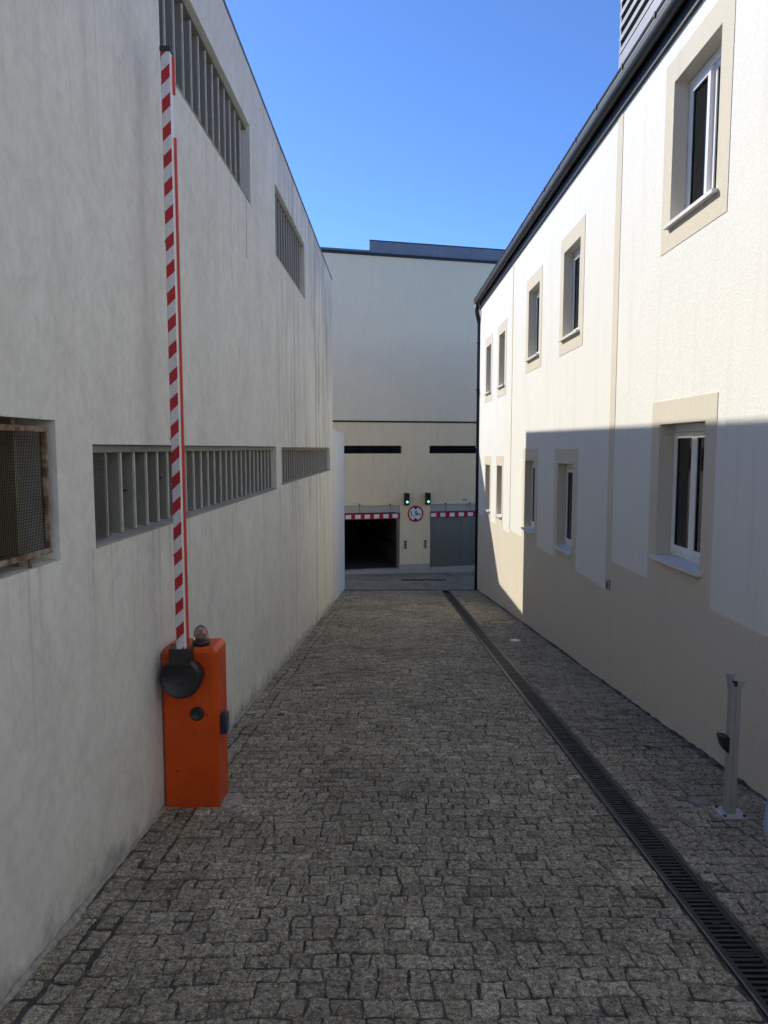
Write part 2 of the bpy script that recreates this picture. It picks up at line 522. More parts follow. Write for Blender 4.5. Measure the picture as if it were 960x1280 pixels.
def holed_wall(mb, s0, s1, z0f, z1f, holes, d0, d1):
    """a wall slab in (s, d, z) with rectangular openings; z0f, z1f give bottom and top heights along s"""
    cs = sorted({s0, s1, *[h[0] for h in holes], *[h[1] for h in holes]})
    cs = [c for c in cs if s0 <= c <= s1]
    for a, b in zip(cs[:-1], cs[1:]):
        hs = sorted([(h[2], h[3]) for h in holes if h[0] <= a + 1e-6 and h[1] >= b - 1e-6])
        lo = None
        segs = []
        for (ha, hb) in hs:
            segs.append((lo, ha)); lo = hb
        segs.append((lo, None))
        for (za, zb) in segs:
            p = []
            for d in (d0, d1):
                for (s, top) in ((a, 0), (b, 0), (b, 1), (a, 1)):
                    z = (za if za is not None else z0f(s)) if not top else (zb if zb is not None else z1f(s))
                    p.append((s, d, z))
            mb.add(p, [(0, 1, 2, 3), (4, 7, 6, 5), (0, 4, 5, 1), (3, 2, 6, 7)])
    # side faces: ends of the wall and sides of openings
    for s in (s0, s1):
        mb.add([(s, d0, z0f(s)), (s, d1, z0f(s)), (s, d1, z1f(s)), (s, d0, z1f(s))], [(0, 1, 2, 3)])
    for h in holes:
        for s in (h[0], h[1]):
            mb.add([(s, d0, h[2]), (s, d1, h[2]), (s, d1, h[3]), (s, d0, h[3])], [(0, 1, 2, 3)])

SL = 0.1003
RAMP_END = 19.58
def gz(y):
    return -SL * y if y < RAMP_END else -SL * RAMP_END - 0.094 * (y - RAMP_END)
def LX(s): return -1.639 + 0.026 * s
def RX(s): return 2.735 - 0.005 * s
def PL(s, d, z): return (LX(s) - d, s, z)          # d > 0 goes into the building on the left
def PR(s, d, z): return (RX(s) + d, s, z)          # d > 0 goes into the building on the right
FK = 0.25
FN = Vector((-FK, 1, 0)).normalized()
FT = Vector((1, FK, 0)).normalized()
def PF(x, d, z):                                   # far building: x across, d into it
    return (x + FN.x * d, 25.3 + FK * x + FN.y * d, z)
def DX(y): return 1.640 + 0.004 * (y - 3.0)        # middle of the drain

# ------------------------------------------------------------------ ground
g = MB().add([(-250, -250, -3.4), (250, -250, -3.4), (250, 250, -3.4), (-250, 250, -3.4)], [(0, 1, 2, 3)]).build('ground', 'earth')
tag(g, kind='structure')
st = MB().add([(-14, -1.0, 0.1), (14, -1.0, 0.1), (14, -40, 0.1), (-14, -40, 0.1)], [(0, 1, 2, 3)]).build('street', 'bounce_paving')  # unseen street, paved pale to throw sunlight back into the lane
tag(st, kind='structure')

rng = random.Random(7)
bed = MB()
ys = [-1.0 + i * 0.5 for i in range(42)]
ys = [y for y in ys if y < RAMP_END] + [RAMP_END]
DH = 0.105
for side in (0, 1):
    p = []
    for y in ys:
        a, b = (LX(y) - 0.1, DX(y) - DH) if side == 0 else (DX(y) + DH, RX(y) + 0.1)
        p += [(a, y, gz(y) - 0.0105), (b, y, gz(y) - 0.0105)]
    bed.add(p, [(2 * i, 2 * i + 1, 2 * i + 3, 2 * i + 2) for i in range(len(ys) - 1)])
pavement = bed.build('cobbled_pavement', 'joint')
tag(pavement, kind='structure')

def stone(quad, gap, r, near, zf):
    """one hewn cobble: a wobbly rounded quad with a chipped edge and an uneven top; returns verts, faces"""
    c = [sum(q[0] for q in quad) / 4, sum(q[1] for q in quad) / 4]
    pts = []
    for i in range(4):
        p0 = quad[i - 1]; p1 = quad[i]; p2 = quad[(i + 1) % 4]
        def sub(a, b, t): return [a[0] + (b[0] - a[0]) * t, a[1] + (b[1] - a[1]) * t]
        j = lambda k: [r.uniform(-k, k), r.uniform(-k, k)]
        k1 = r.uniform(0.02, 0.12); k2 = r.uniform(0.02, 0.12)
        a = sub(p1, p0, k1); b = sub(p1, p2, k2)
        pts.append([a[0], a[1]]); pts.append([b[0], b[1]])
        if near:
            m = sub(p1, p2, r.uniform(0.38, 0.62)); jj = j(0.008)
            pts.append([m[0] + jj[0], m[1] + jj[1]])
    n = len(pts)
    tilt = (r.gauss(0, 0.022), r.gauss(0, 0.022)); lift = r.gauss(0, 0.0028)
    if r.random() < 0.04: lift -= 0.006
    def ring(inset, dz, jit):
        out = []
        for q in pts:
            dx, dy = q[0] - c[0], q[1] - c[1]
            L = math.hypot(dx, dy) or 1
            k = (L - inset) / L
            x, y = c[0] + dx * k, c[1] + dy * k
            out.append((x, y, zf(x, y) + dz + lift + tilt[0] * (x - c[0]) + tilt[1] * (y - c[1]) + r.uniform(-jit, jit)))
        return out
    hg = gap / 2
    rings = [ring(hg - 0.001, -0.04, 0), ring(hg, -0.007, 0.003), ring(hg + 0.004 + r.uniform(0, 0.004), -0.002, 0.0022)]
    if near: rings.append(ring(hg + 0.026, 0.0005, 0.0034))
    v = [q for rg in rings for q in rg]
    v.append((c[0], c[1], zf(*c) + lift + 0.0015 + r.uniform(-0.002, 0.002)))
    f = []
    for k in range(len(rings) - 1):
        for i in range(n):
            f.append((k * n + i, k * n + (i + 1) % n, (k + 1) * n + (i + 1) % n, (k + 1) * n + i))
    e = (len(rings) - 1) * n
    for i in range(n): f.append((e + i, e + (i + 1) % n, len(v) - 1))
    return v, f

stones = []      # (centre y, visible flag, verts, faces, tint)
def lay(quad, gap, zf=lambda x, y: gz(y)):
    cx = sum(q[0] for q in quad) / 4; cyy = sum(q[1] for q in quad) / 4
    # leave room for the cabinet and the round covers
    near = cyy < 7.5
    v, f = stone(quad, gap, rng, near, zf)
    t = min(1, max(0, rng.gauss(0.47, 0.16)))
    stones.append((cx, cyy, v, f, (t, rng.random() ** 2, rng.random())))

def wav(x, y): return 0.022 * math.sin(x * 1.7 + y * 0.45) + 0.012 * math.sin(x * 4.1 - y * 1.3 + 1.0) + 0.03 * math.sin(y * 0.5)* x * 0.3
# two courses laid lengthwise along the left wall
for col in range(2):
    y = -0.9
    while y < RAMP_END - 0.14:
        L = rng.uniform(0.09, 0.17)
        o0 = 0.012 + col * 0.112 + 0.012 * math.sin(y * 2.1 + col); o1 = o0 + rng.uniform(0.098, 0.116)
        j = lambda: rng.uniform(-0.009, 0.009)
        lay([(LX(y) + o0 + j(), y + j()), (LX(y) + o1 + j(), y + j()), (LX(y + L) + o1 + j(), y + L + j()), (LX(y + L) + o0 + j(), y + L + j())], 0.016 if y < 4 else 0.009)
        y += L
# cross courses of the roadway, then of the strip between drain and wall
for (xa, xb, g0) in ((lambda y: LX(y) + 0.242 + 0.012 * math.sin(y * 2.1 + 1), lambda y: DX(y) - DH - 0.012, 0.0062), (lambda y: DX(y) + DH + 0.012, lambda y: RX(y) - 0.01, 0.007)):
    y = -0.9
    rows = [y]
    while y < RAMP_END - 0.17:
        y += rng.uniform(0.09, 0.111); rows.append(y)
    rows[-1] = RAMP_END - 0.06
    for ya, yb in zip(rows[:-1], rows[1:]):
        x = xa(ya); end = xb(ya)
        xs = [x]
        while end - xs[-1] > 0.20:
            xs.append(xs[-1] + min(max(rng.gauss(0.108, 0.02), 0.07), 0.16))
        if end - xs[-1] > 0.15: xs.append((xs[-1] + end) / 2)
        xs.append(end)
        sk = [rng.uniform(-0.009, 0.009) for _ in xs]; sk[0] = sk[-1] = 0
        for i in range(len(xs) - 1):
            j = lambda: rng.uniform(-0.006, 0.006)
            q = [(xs[i] + sk[i] + j(), ya + wav(xs[i], ya) + j()), (xs[i + 1] + sk[i + 1] + j(), ya + wav(xs[i + 1], ya) + j()),
                 (xs[i + 1] - sk[i + 1] + j(), yb + wav(xs[i + 1], yb) + j()), (xs[i] - sk[i] + j(), yb + wav(xs[i], yb) + j())]
            lay(q, rng.uniform(g0 - 0.003, g0 + 0.004))

def mesh_with_tint(name, parts):
    me = bpy.data.meshes.new(name)
    v, f, t = [], [], []
    for (pv, pf, tint) in parts:
        o = len(v); v += pv
        f += [tuple(i + o for i in q) for q in pf]
        t += [tint] * len(pv)
    me.from_pydata(v, [], f)
    a = me.attributes.new('tint', 'FLOAT_VECTOR', 'POINT')
    a.data.foreach_set('vector', [c for q in t for c in q])
    me.materials.append(M['granite'])
    bm = bmesh.new(); bm.from_mesh(me); bmesh.ops.recalc_face_normals(bm, faces=bm.faces); bm.to_mesh(me); bm.free()
    return me

def in_view(x, y):
    px = 480 + 888 * x / y if y > 0.3 else -1
    return y > 2.62 and -10 < px < 970
vis = sorted([s for s in stones if in_view(s[0], s[1])], key=lambda s: s[1])
own = vis[:298]
own_ids = {id(s) for s in own}
for s in own:
    o = bpy.data.objects.new('cobblestone', mesh_with_tint('cobblestone', [(s[2], s[3], s[4])]))
    COL.objects.link(o); o.parent = pavement
rest = [s for s in stones if id(s) not in own_ids]
o = bpy.data.objects.new('cobblestone_field', mesh_with_tint('cobblestone_field', [(s[2], s[3], s[4]) for s in rest]))
COL.objects.link(o); o.parent = pavement; o['kind'] = 'stuff'

# the apron in front of the garages, beyond a steel threshold
ap = MB()
def AZ(x, y): return gz(y)
ap.add([(-9, RAMP_END + 0.02, gz(RAMP_END + .02) - .012), (9, RAMP_END + 0.02, gz(RAMP_END + .02) - .012), (9, 29.5, gz(29.5) - .012), (-9, 29.5, gz(29.5) - .012)], [(0, 1, 2, 3)])
apron = ap.build('apron', 'apron'); tag(apron, kind='structure')
rest = []
y = RAMP_END + 0.16
save = stones; stones = []
while y < 27.0:
    L = 0.14
    x = -2.6 + rng.uniform(0, .2)
    while x < 4.2:
        w = rng.uniform(0.16, 0.26)
        if y + L < 25.3 + FK * x - 0.05:
            lay([(x, y), (x + w, y), (x + w, y + L), (x, y + L)], 0.008)
        x += w
    y += L
o = bpy.data.objects.new('apron_sett_field', mesh_with_tint('apron_sett_field', [(s[2], s[3], tuple([s[4][0] * .4, 0.0, s[4][2]])) for s in stones]))
COL.objects.link(o); o.parent = apron; o['kind'] = 'stuff'
stones = save
tr = MB().box(LX(RAMP_END), RX(RAMP_END) + .2, RAMP_END - 0.05, RAMP_END + 0.13, gz(RAMP_END) - 0.1, gz(RAMP_END) - 0.006).build('threshold_strip', 'iron', apron)
dz0 = PF(1.5, -1.6, 0)
MB().box(0.55, 2.0, 22.55, 22.75, gz(22.6) - 0.05, gz(22.6) + 0.006).build('gully_slot', 'slot_dark', apron)

# ------------------------------------------------------------------ slot drain
drain = thing('slot_drain', (DX(3), 3, gz(3)), 'long black slotted drainage channel running down the cobbled ramp', 'drain')
for sgn in (-1, 1):
    r_ = MB()
    p = []
    yy = [-1.0, RAMP_END - 0.06]
    for y in yy:
        x = DX(y) + sgn * 0.0985
        p += [(x - .0055, y, gz(y) - .12), (x + .0055, y, gz(y) - .12), (x + .0055, y, gz(y) + .002), (x - .0055, y, gz(y) + .002)]
    r_.add(p, [(0, 1, 2, 3), (4, 7, 6, 5), (0, 4, 5, 1), (1, 5, 6, 2), (2, 6, 7, 3), (3, 7, 4, 0)])
    r_.build('edge_rail', 'galvanised', drain)
tv = MB()
p = []
for y in (-1.0, RAMP_END - 0.06):
    p += [(DX(y) - .093, y, gz(y) - .13), (DX(y) + .093, y, gz(y) - .13)]
tv.add(p, [(0, 1, 3, 2)]).build('trough_bottom', 'slot_dark', drain)
# one grate, half a metre long: frame mesh plus bars, laid along the slope
tl = math.atan(SL)
GL = 0.5
def grate_mesh():
    m = MB()
    m.box(-0.091, -0.066, 0.002, GL - .002, -.03, 0); m.box(0.066, 0.091, 0.002, GL - .002, -.03, 0)
    m.box(-0.066, 0.066, 0.002, 0.016, -.03, -.0015); m.box(-0.066, 0.066, GL - .016, GL - .002, -.03, -.0015)
    m.box(-0.02, 0.02, GL / 2 - .012, GL / 2 + .012, -.03, -.0005)
    o = m.build('grate_tmp', 'iron'); me = o.data; bpy.data.objects.remove(o); me.name = 'grate'
    return me
def bar_mesh(n_all=False):
    m = MB()
    step = (GL - 0.032) / 12
    for i in range(12 if n_all else 1):
        y0 = 0.016 + (i + 0.5) * step - 0.0095 if n_all else -0.0095
        m.box(-0.066, 0.066, y0, y0 + 0.019, -.026, -.003)
    o = m.build('bar_tmp', 'iron'); me = o.data; bpy.data.objects.remove(o); me.name = 'bar'
    return me
gm, b1, ball = grate_mesh(), bar_mesh(), bar_mesh(True)
y = -0.92
k = 0
while y < RAMP_END - 0.6:
    o = bpy.data.objects.new('grate', gm); COL.objects.link(o); o.parent = drain
    o.location = Vector((DX(y), y, gz(y) - 0.002)) - ORG[drain.name]
    o.rotation_euler = (-tl, 0, -math.atan(0.004))
    if 2.4 < y < 12.0:
        step = (GL - 0.032) / 12
        for i in range(12):
            b = bpy.data.objects.new('bar', b1); COL.objects.link(b); b.parent = o
            b.location = (0, 0.016 + (i + 0.5) * step, 0)
    else:
        b = bpy.data.objects.new('bar_set', ball); COL.objects.link(b); b.parent = o; b['kind'] = 'stuff'
    y += GL * math.cos(tl)

# ------------------------------------------------------------------ left building
lb = thing('concrete_building', (LX(8), 8, gz(8)), 'long grey rendered building with narrow finned openings beside the ramp', 'building')
LEND = 16.8
ltop = lambda s: 5.87 + (16.8 - s) * 0.017
OPEN = {'mesh': (1.55, 3.375, 1.465, 2.13), 'low_a': (3.77, 9.25, 1.465, 2.02), 'low_b': (9.68, 16.12, 1.495, 2.01), 'up_a': (5.04, 7.9, 4.60, 5.42), 'up_b': (9.43, 12.18, 4.48, 5.38)}
w = MB(PL)
holed_wall(w, -1.5, 9.28, lambda s: -3.4, ltop, [OPEN['mesh'], OPEN['low_a'], OPEN['up_a']], 0, 0.22)
w.build('wall', 'old', lb)
w = MB(PL)
holed_wall(w, 9.295, LEND, lambda s: -3.4, lambda s: ltop(s), [OPEN['low_b'], OPEN['up_b']], 0.004, 0.224)
w.build('wall', 'old', lb)
w = MB(PL)
w.add([(LEND, .224, -3.4), (LEND, 12, -3.4), (LEND, 12, ltop(LEND)), (LEND, .224, ltop(LEND)), (LEND - .22, .224, -3.4), (LEND - .22, 12, -3.4), (LEND - .22, 12, ltop(LEND)), (LEND - .22, .224, ltop(LEND))],
      [(0, 1, 2, 3), (4, 7, 6, 5), (3, 2, 6, 7), (1, 5, 6, 2)])
w.build('end_wall', 'old', lb)
w = MB(PL); w.add([(-1.5, .2, 5.6), (-1.5, 12, 5.6), (LEND - .1, 12, 5.6), (LEND - .1, .2, 5.6)], [(0, 1, 2, 3)]).build('roof', 'cladding', lb)
w = MB(PL); w.add([(-1.5, .22, -3.4), (-1.5, 12, -3.4), (-1.5, 12, 6.15), (-1.5, .22, 6.15)], [(0, 1, 2, 3)]).build('rear_wall', 'old', lb)
w = MB(PL)   # expansion joint filler
w.box(9.28, 9.295, 0.03, 0.2, -3.4, 5.9); w.build('joint_filler', 'interior', lb)
for (a, b) in ((-1.5, 9.27), (9.30, LEND + 0.01)):
    w = MB(PL)
    p = []
    for s in (a, b):
        t = ltop(s) + 0.002
        p += [(s, -0.012, t - .004), (s, .26, t - .004), (s, .26, t + .018), (s, -0.012, t + .018)]
    w.add(p, [(0, 1, 2, 3), (4, 7, 6, 5), (0, 4, 5, 1), (1, 5, 6, 2), (2, 6, 7, 3), (3, 7, 4, 0)])
    w.build('parapet_cap', 'cladding', lb)
cr = MB(PL); cr.box(7.66, 7.668, -0.0015, 0.002, 3.98, 4.6).build('crack', 'interior', lb)

def finned_window(key, first, pitch, mat, depth=0.42, d0=0.05, rods=True, edge='bar_paint'):
    s0, s1, z0, z1 = OPEN[key]
    off = 0.004 if s0 > 9.29 else 0
    def W(s, d, z): return PL(s, d + off, z)
    # the dark chamber behind is the window's own mesh
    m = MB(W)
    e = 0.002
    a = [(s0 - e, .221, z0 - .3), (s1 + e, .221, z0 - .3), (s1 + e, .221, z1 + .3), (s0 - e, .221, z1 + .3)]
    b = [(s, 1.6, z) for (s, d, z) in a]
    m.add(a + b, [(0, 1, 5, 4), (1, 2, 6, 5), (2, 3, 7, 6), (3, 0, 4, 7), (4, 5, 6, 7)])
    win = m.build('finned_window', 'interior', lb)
    sm = MB(W)
    sm.add([(s0, -0.006, z0 - 0.0), (s0, .22, z0 + .0), (s0, .22, z0 + .045), (s0, -0.006, z0 + .012), (s1, -0.006, z0), (s1, .22, z0), (s1, .22, z0 + .045), (s1, -0.006, z0 + .012)],
           [(0, 1, 2, 3), (4, 7, 6, 5), (0, 4, 5, 1), (1, 5, 6, 2), (2, 6, 7, 3), (3, 7, 4, 0)])
    sm.build('sill', 'dirty_sill', win)
    hd = MB(W).box(s0, s1, d0 - .015, d0 + .16, z1 - .045, z1 - .001).build('head_rail', mat, win)
    s = first
    th = 0.022
    ref = MB().box(-depth, 0, -th / 2, th / 2, z0 + .02, z1 - .046).build('fin', mat)
    me = ref.data; bpy.data.objects.remove(ref)
    ref = MB().box(-.012, 0, -.011, .011, z0 + .03, z1 - .046).build('edge_bar', edge)
    eme = ref.data; bpy.data.objects.remove(ref)
    i = 0
    while s < s1 - 0.04:
        o = shared('fin', me, win, (LX(s) - d0 - .0125 - off, s, 0))
        shared('edge_bar', eme, win, (LX(s) - d0 - off, s, 0))
        o.rotation_euler.z = R(rng.uniform(-1.2, 1.2))
        if rods and i % 3 == 1 and s + pitch < s1:
            zz = z0 + (z1 - z0) * rng.uniform(.4, .6)
            MB(W).tube([(s + .012, d0 + .05, zz), (s + pitch - .012, d0 + .05, zz + .004)], .006, 6).build('tie_rod', 'wire', win)
        s += pitch; i += 1
    return win
finned_window('low_a', 4.06, 0.2135, 'concrete')
finned_window('low_b', 9.86, 0.2135, 'brown_concrete', edge='bar_paint')
finned_window('up_a', 5.1, 0.215, 'concrete', rods=False)
finned_window('up_b', 9.6, 0.215, 'concrete', rods=False)

# small wire screen in the first bay of the long low opening
s0, s1, z0, z1 = OPEN['low_a']
m = MB(PL)
for i in range(14): m.box(s0 + i * .021, s0 + i * .021 + .002, .030, .032, z0 + .03, z1 - .045)
for i in range(22): m.box(s0, s0 + .29, .0325, .0345, z0 + .04 + i * .0215, z0 + .042 + i * .0215)
o = m.build('wire_screen', 'galvanised', lb); o['kind'] = 'stuff'

# meshed, rusty-framed window nearest the camera
s0, s1, z0, z1 = OPEN['mesh']
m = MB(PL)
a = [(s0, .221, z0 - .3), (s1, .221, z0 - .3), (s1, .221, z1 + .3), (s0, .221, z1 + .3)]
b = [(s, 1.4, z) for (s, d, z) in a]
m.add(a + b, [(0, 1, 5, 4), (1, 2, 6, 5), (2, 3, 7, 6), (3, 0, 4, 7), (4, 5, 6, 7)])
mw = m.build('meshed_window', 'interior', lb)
f0, f1, g0, g1 = s0 + .06, s1 - .062, z0 + .045, z1 - .032
fw = 0.026
for nm, bx in (('frame_rail', (f0, f1, .006, .04, g1 - fw, g1)), ('frame_rail', (f0, f1, .006, .04, g0, g0 + fw)), ('frame_stile', (f1 - fw * .7, f1, .008, .038, g0 + fw, g1 - fw)), ('frame_stile', (f0, f0 + fw * .7, .008, .038, g0 + fw, g1 - fw))):
    MB(PL).box(*bx).build(nm, 'rust', mw, 0.003)
for s in (2.2, 3.04):
    MB(PL).tube([(s, .024, g1 + .001), (s, .024, z1)], .007, 8).build('fixing_pin', 'rust', mw)
    MB(PL).tube([(s + .1, .024, z0), (s + .1, .024, g0 - .001)], .009, 8).build('fixing_pin', 'rust', mw)
m = MB(PL)
n = int((f1 - f0 - .03) / .0135)
for i in range(n): m.box(f0 + .018 + i * .0135, f0 + .0198 + i * .0135, .022, .024, g0 + fw, g1 - fw)
n = int((g1 - g0 - 2 * fw) / .0135)
for i in range(n): m.box(f0 + .018, f1 - .018, .0245, .0265, g0 + fw + i * .0135, g0 + fw + .0018 + i * .0135)
o = m.build('wire_mesh', 'wire', mw); o['kind'] = 'stuff'
for i in range(8):
    s = 1.68 + i * .215
    MB(PL).box(s - .012, s + .012, .09, .5, z0 + .002, z1 - .002).build('fin', 'fin_yellow', mw)

# low pale wall continuing past the building
lw = MB(PL)
lw.add([(LEND + .006, 0.0, -3.4), (19.98, 0.0, -3.4), (19.98, 0.0, 2.40), (19.6, 0, 2.41), (LEND + .006, 0, 2.43), (LEND + .006, 0.2, -3.4), (19.98, 0.2, -3.4), (19.98, 0.2, 2.40), (19.6, .2, 2.41), (LEND + .006, .2, 2.43)],
       [(0, 1, 2, 3, 4), (9, 8, 7, 6, 5), (1, 6, 7, 2), (2, 7, 8, 3), (3, 8, 9, 4), (0, 4, 9, 5)])
lwr = lw.build('low_wall', 'pale_render')
tag(lwr, 'low pale grey rendered wall between the concrete building and the garages', 'wall')

# ------------------------------------------------------------------ right building
rb = thing('white_building', (RX(10), 10, gz(10)), 'two storey white and beige rendered building with recessed windows', 'building')
RB0, RB1 = -1.5, 19.85
WIN = []   # s0, s1, z0, z1, surround top, surround bottom, surround side
def addw(s0, s1, z0, z1, low, dado, side=0.2):
    WIN.append(dict(s0=s0, s1=s1, z0=z0, z1=z1, low=low, dado=dado, side=side))
addw(5.99, 6.92, 4.06, 5.38, False, .67); addw(6.01, 6.99, 0.91, 2.23, True, .67)
addw(9.97, 10.85, 3.59, 4.88, False, .29); addw(10.06, 10.96, 0.47, 1.77, True, .29)
addw(12.47, 13.36, 3.59, 4.86, False, .29); addw(12.58, 13.45, 0.47, 1.77, True, .29)
addw(15.85, 16.6, 3.37, 4.57, False, .2); addw(15.98, 16.68, 0.42, 1.60, True, .2, .13)
addw(17.80, 18.58, 3.37, 4.57, False, .2); addw(17.74, 18.5, 0.40, 1.58, True, .2, .13)
addw(2.0, 2.95, 4.06, 5.38, False, .67); addw(2.0, 2.95, 0.91, 2.23, True, .67)
EAVE = 5.98
w = MB(PR)
holed_wall(w, RB0, RB1, lambda s: -3.4, lambda s: EAVE, [(q['s0'], q['s1'], q['z0'], q['z1']) for q in WIN], 0, 0.34)
w.build('wall', 'white_render', rb)
w = MB(PR); w.add([(RB1, .34, -3.4), (RB1, 12, -3.4), (RB1, 12, EAVE), (RB1, .34, EAVE)], [(0, 1, 2, 3)]).build('end_wall', 'white_render', rb)
w = MB(PR); w.add([(RB0, .34, -3.4), (RB0, 12, -3.4), (RB0, 12, EAVE), (RB0, .34, EAVE)], [(0, 1, 2, 3)]).build('rear_wall', 'white_render', rb)
PRD = 0.005
def band(s0, s1, z0, z1, name='painted_band'):
    MB(PR).box(s0, s1, -PRD, 0.003, z0, z1).build(name, 'beige_render', rb)
band(RB0, 8.34, -3.4, .67, 'dado'); band(8.34, 15.0, -3.4, .29, 'dado'); band(15.0, RB1, -3.4, .2, 'dado')
band(8.34, 8.53, .29, EAVE - .02, 'pilaster_band'); band(14.92, 15.0, .29, EAVE - .02, 'pilaster_band')
for q in WIN:
    s0, s1, z0, z1, sd = q['s0'], q['s1'], q['z0'], q['z1'], q['side']
    top = z1 + .22; bot = q['dado'] if q['low'] else z0 - .2
    m = MB(PR)
    d0, d1 = -PRD, 0.003
    m.box(s0 - sd, s0 - .0015, d0, d1, bot, top); m.box(s1 + .0015, s1 + sd, d0, d1, bot, top)
    m.box(s0 - .0015, s1 + .0015, d0, d1, z1 + .0015, top); m.box(s0 - .0015, s1 + .0015, d0, d1, bot, z0 - .0015)
    # painted reveals
    win = m.build('window', 'beige_render', rb)
    m = MB(PR)
    t = .003
    m.box(s0, s0 + t, d0, .134, z0, z1); m.box(s1 - t, s1, d0, .134, z0, z1); m.box(s0 + t, s1 - t, d0, .134, z1 - t, z1)
    m.build('reveal', 'beige_render', win)
    # sill
    m = MB(PR)
    m.box(s0 - .035, s1 + .035, -.055, -.0065, z0 - .001, z0 + .032)
    m.add([(s0 + .004, -.0065, z0 + .001), (s1 - .004, -.0065, z0 + .001), (s1 - .004, .15, z0 + .001), (s0 + .004, .15, z0 + .001),
           (s0 + .004, -.0065, z0 + .032), (s1 - .004, -.0065, z0 + .032), (s1 - .004, .15, z0 + .045), (s0 + .004, .15, z0 + .045)],
          [(0, 3, 2, 1), (4, 5, 6, 7), (0, 1, 5, 4), (2, 3, 7, 6), (1, 2, 6, 5), (3, 0, 4, 7)])
    m.build('sill', 'sill_stone', win)
    # frame, two sashes, two panes
    a, b, c, d = s0 + .004, s1 - .004, z0 + .046, z1 - .004
    fo = .045
    D0, D1 = .135, .205
    m = MB(PR)
    m.box(a, a + fo, D0, D1, c, d); m.box(b - fo, b, D0, D1, c, d); m.box(a + fo, b - fo, D0, D1, d - fo * 1.7, d); m.box(a + fo, b - fo, D0, D1, c, c + fo)
    m.build('frame', 'pvc', win, .004)
    mid = (a + b) / 2
    big_up = (s0 == 5.99)
    for k, (x0, x1) in enumerate(((a + fo + .002, mid - .001), (mid + .001, b - fo - .002))):
        z_0, z_1 = c + fo + .002, d - fo * 1.7 - .002
        # the sashes of the big upper window stand ajar
        ang = 0.0
        if big_up: ang = R(5) if k == 0 else 0.0
        hinge = x0 if k == 0 else x1
        def TS(s, dd, z, hinge=hinge, ang=ang):
            ds = s - hinge
            return PR(hinge + ds * math.cos(ang) - (dd - .135) * math.sin(ang) * 1, dd + ds * math.sin(ang), z)
        fs = .055
        E0, E1 = D0 - .012, D1 - .02
        m = MB(TS)
        m.box(x0, x0 + fs, E0, E1, z_0, z_1); m.box(x1 - fs, x1, E0, E1, z_0, z_1)
        m.box(x0 + fs, x1 - fs, E0, E1, z_1 - fs, z_1); m.box(x0 + fs, x1 - fs, E0, E1, z_0, z_0 + fs * 1.1)
        m.build('sash', 'pvc', win, .005)
        m = MB(TS)
        e = .006
        # gasket
        for bx in ((x0 + fs, x0 + fs + e, E0 + .012, E1, z_0 + fs * 1.1, z_1 - fs), (x1 - fs - e, x1 - fs, E0 + .012, E1, z_0 + fs * 1.1, z_1 - fs),
                   (x0 + fs + e, x1 - fs - e, E0 + .012, E1, z_1 - fs - e, z_1 - fs), (x0 + fs + e, x1 - fs - e, E0 + .012, E1, z_0 + fs * 1.1, z_0 + fs * 1.1 + e)): m.box(*bx)
        m.build('gasket', 'black', win)
        MB(TS).box(x0 + fs + e, x1 - fs - e, E0 + .022, E0 + .030, z_0 + fs * 1.1 + e, z_1 - fs - e).build('pane', 'clear', win)
    # a room behind with net curtains drawn to one or both sides
    m = MB(PR)
    a0 = [(s0 - .3, .341, z0 - .3), (s1 + .3, .341, z0 - .3), (s1 + .3, .341, z1 + .3), (s0 - .3, .341, z1 + .3)]
    b0 = [(s, 1.9, z) for (s, d, z) in a0]
    m.add(a0 + b0, [(0, 1, 5, 4), (1, 2, 6, 5), (2, 3, 7, 6), (3, 0, 4, 7), (4, 5, 6, 7)])
    m.build('room', 'room', win)
    crng = random.Random(int(s0 * 100 + z0 * 10))
    for (ca, cb) in ((s0 + .02, s0 + crng.uniform(.16, .34)), (s1 - crng.uniform(.12, .3), s1 - .02)):
        pts, fs, n = [], [], 26
        for i in range(n):
            t = i / (n - 1)
            d = .30 + .022 * math.sin(t * (cb - ca) * 75) + .008 * math.sin(t * 40)
            for (dd, z) in ((0, z1 - .03), (.004, z0 + .06)): pts.append((ca + (cb - ca) * t, d + dd, z))
        fs = [(2 * i, 2 * i + 1, 2 * i + 3, 2 * i + 2) for i in range(n - 1)]
        m = MB(PR); m.add(pts, fs, True); m.build('curtain', 'curtain', win)

# eave: soffit, fascia, gutter, roof
w = MB(PR); w.add([(RB0, -.036, EAVE - .02), (RB1 + .05, -.036, EAVE - .02), (RB1 + .05, .3, EAVE - .018), (RB0, .3, EAVE - .018), (RB0, -.036, EAVE + .02), (RB1 + .05, -.036, EAVE + .02), (RB1 + .05, .3, EAVE + .02), (RB0, .3, EAVE + .02)],
                  [(0, 3, 2, 1), (4, 5, 6, 7), (0, 1, 5, 4), (1, 2, 6, 5), (2, 3, 7, 6), (3, 0, 4, 7)]).build('soffit', 'dark_metal', rb)
w = MB(PR); w.box(RB0, RB1, -.035, -.006, 5.775, EAVE - .021).build('fascia', 'dark_metal', rb)
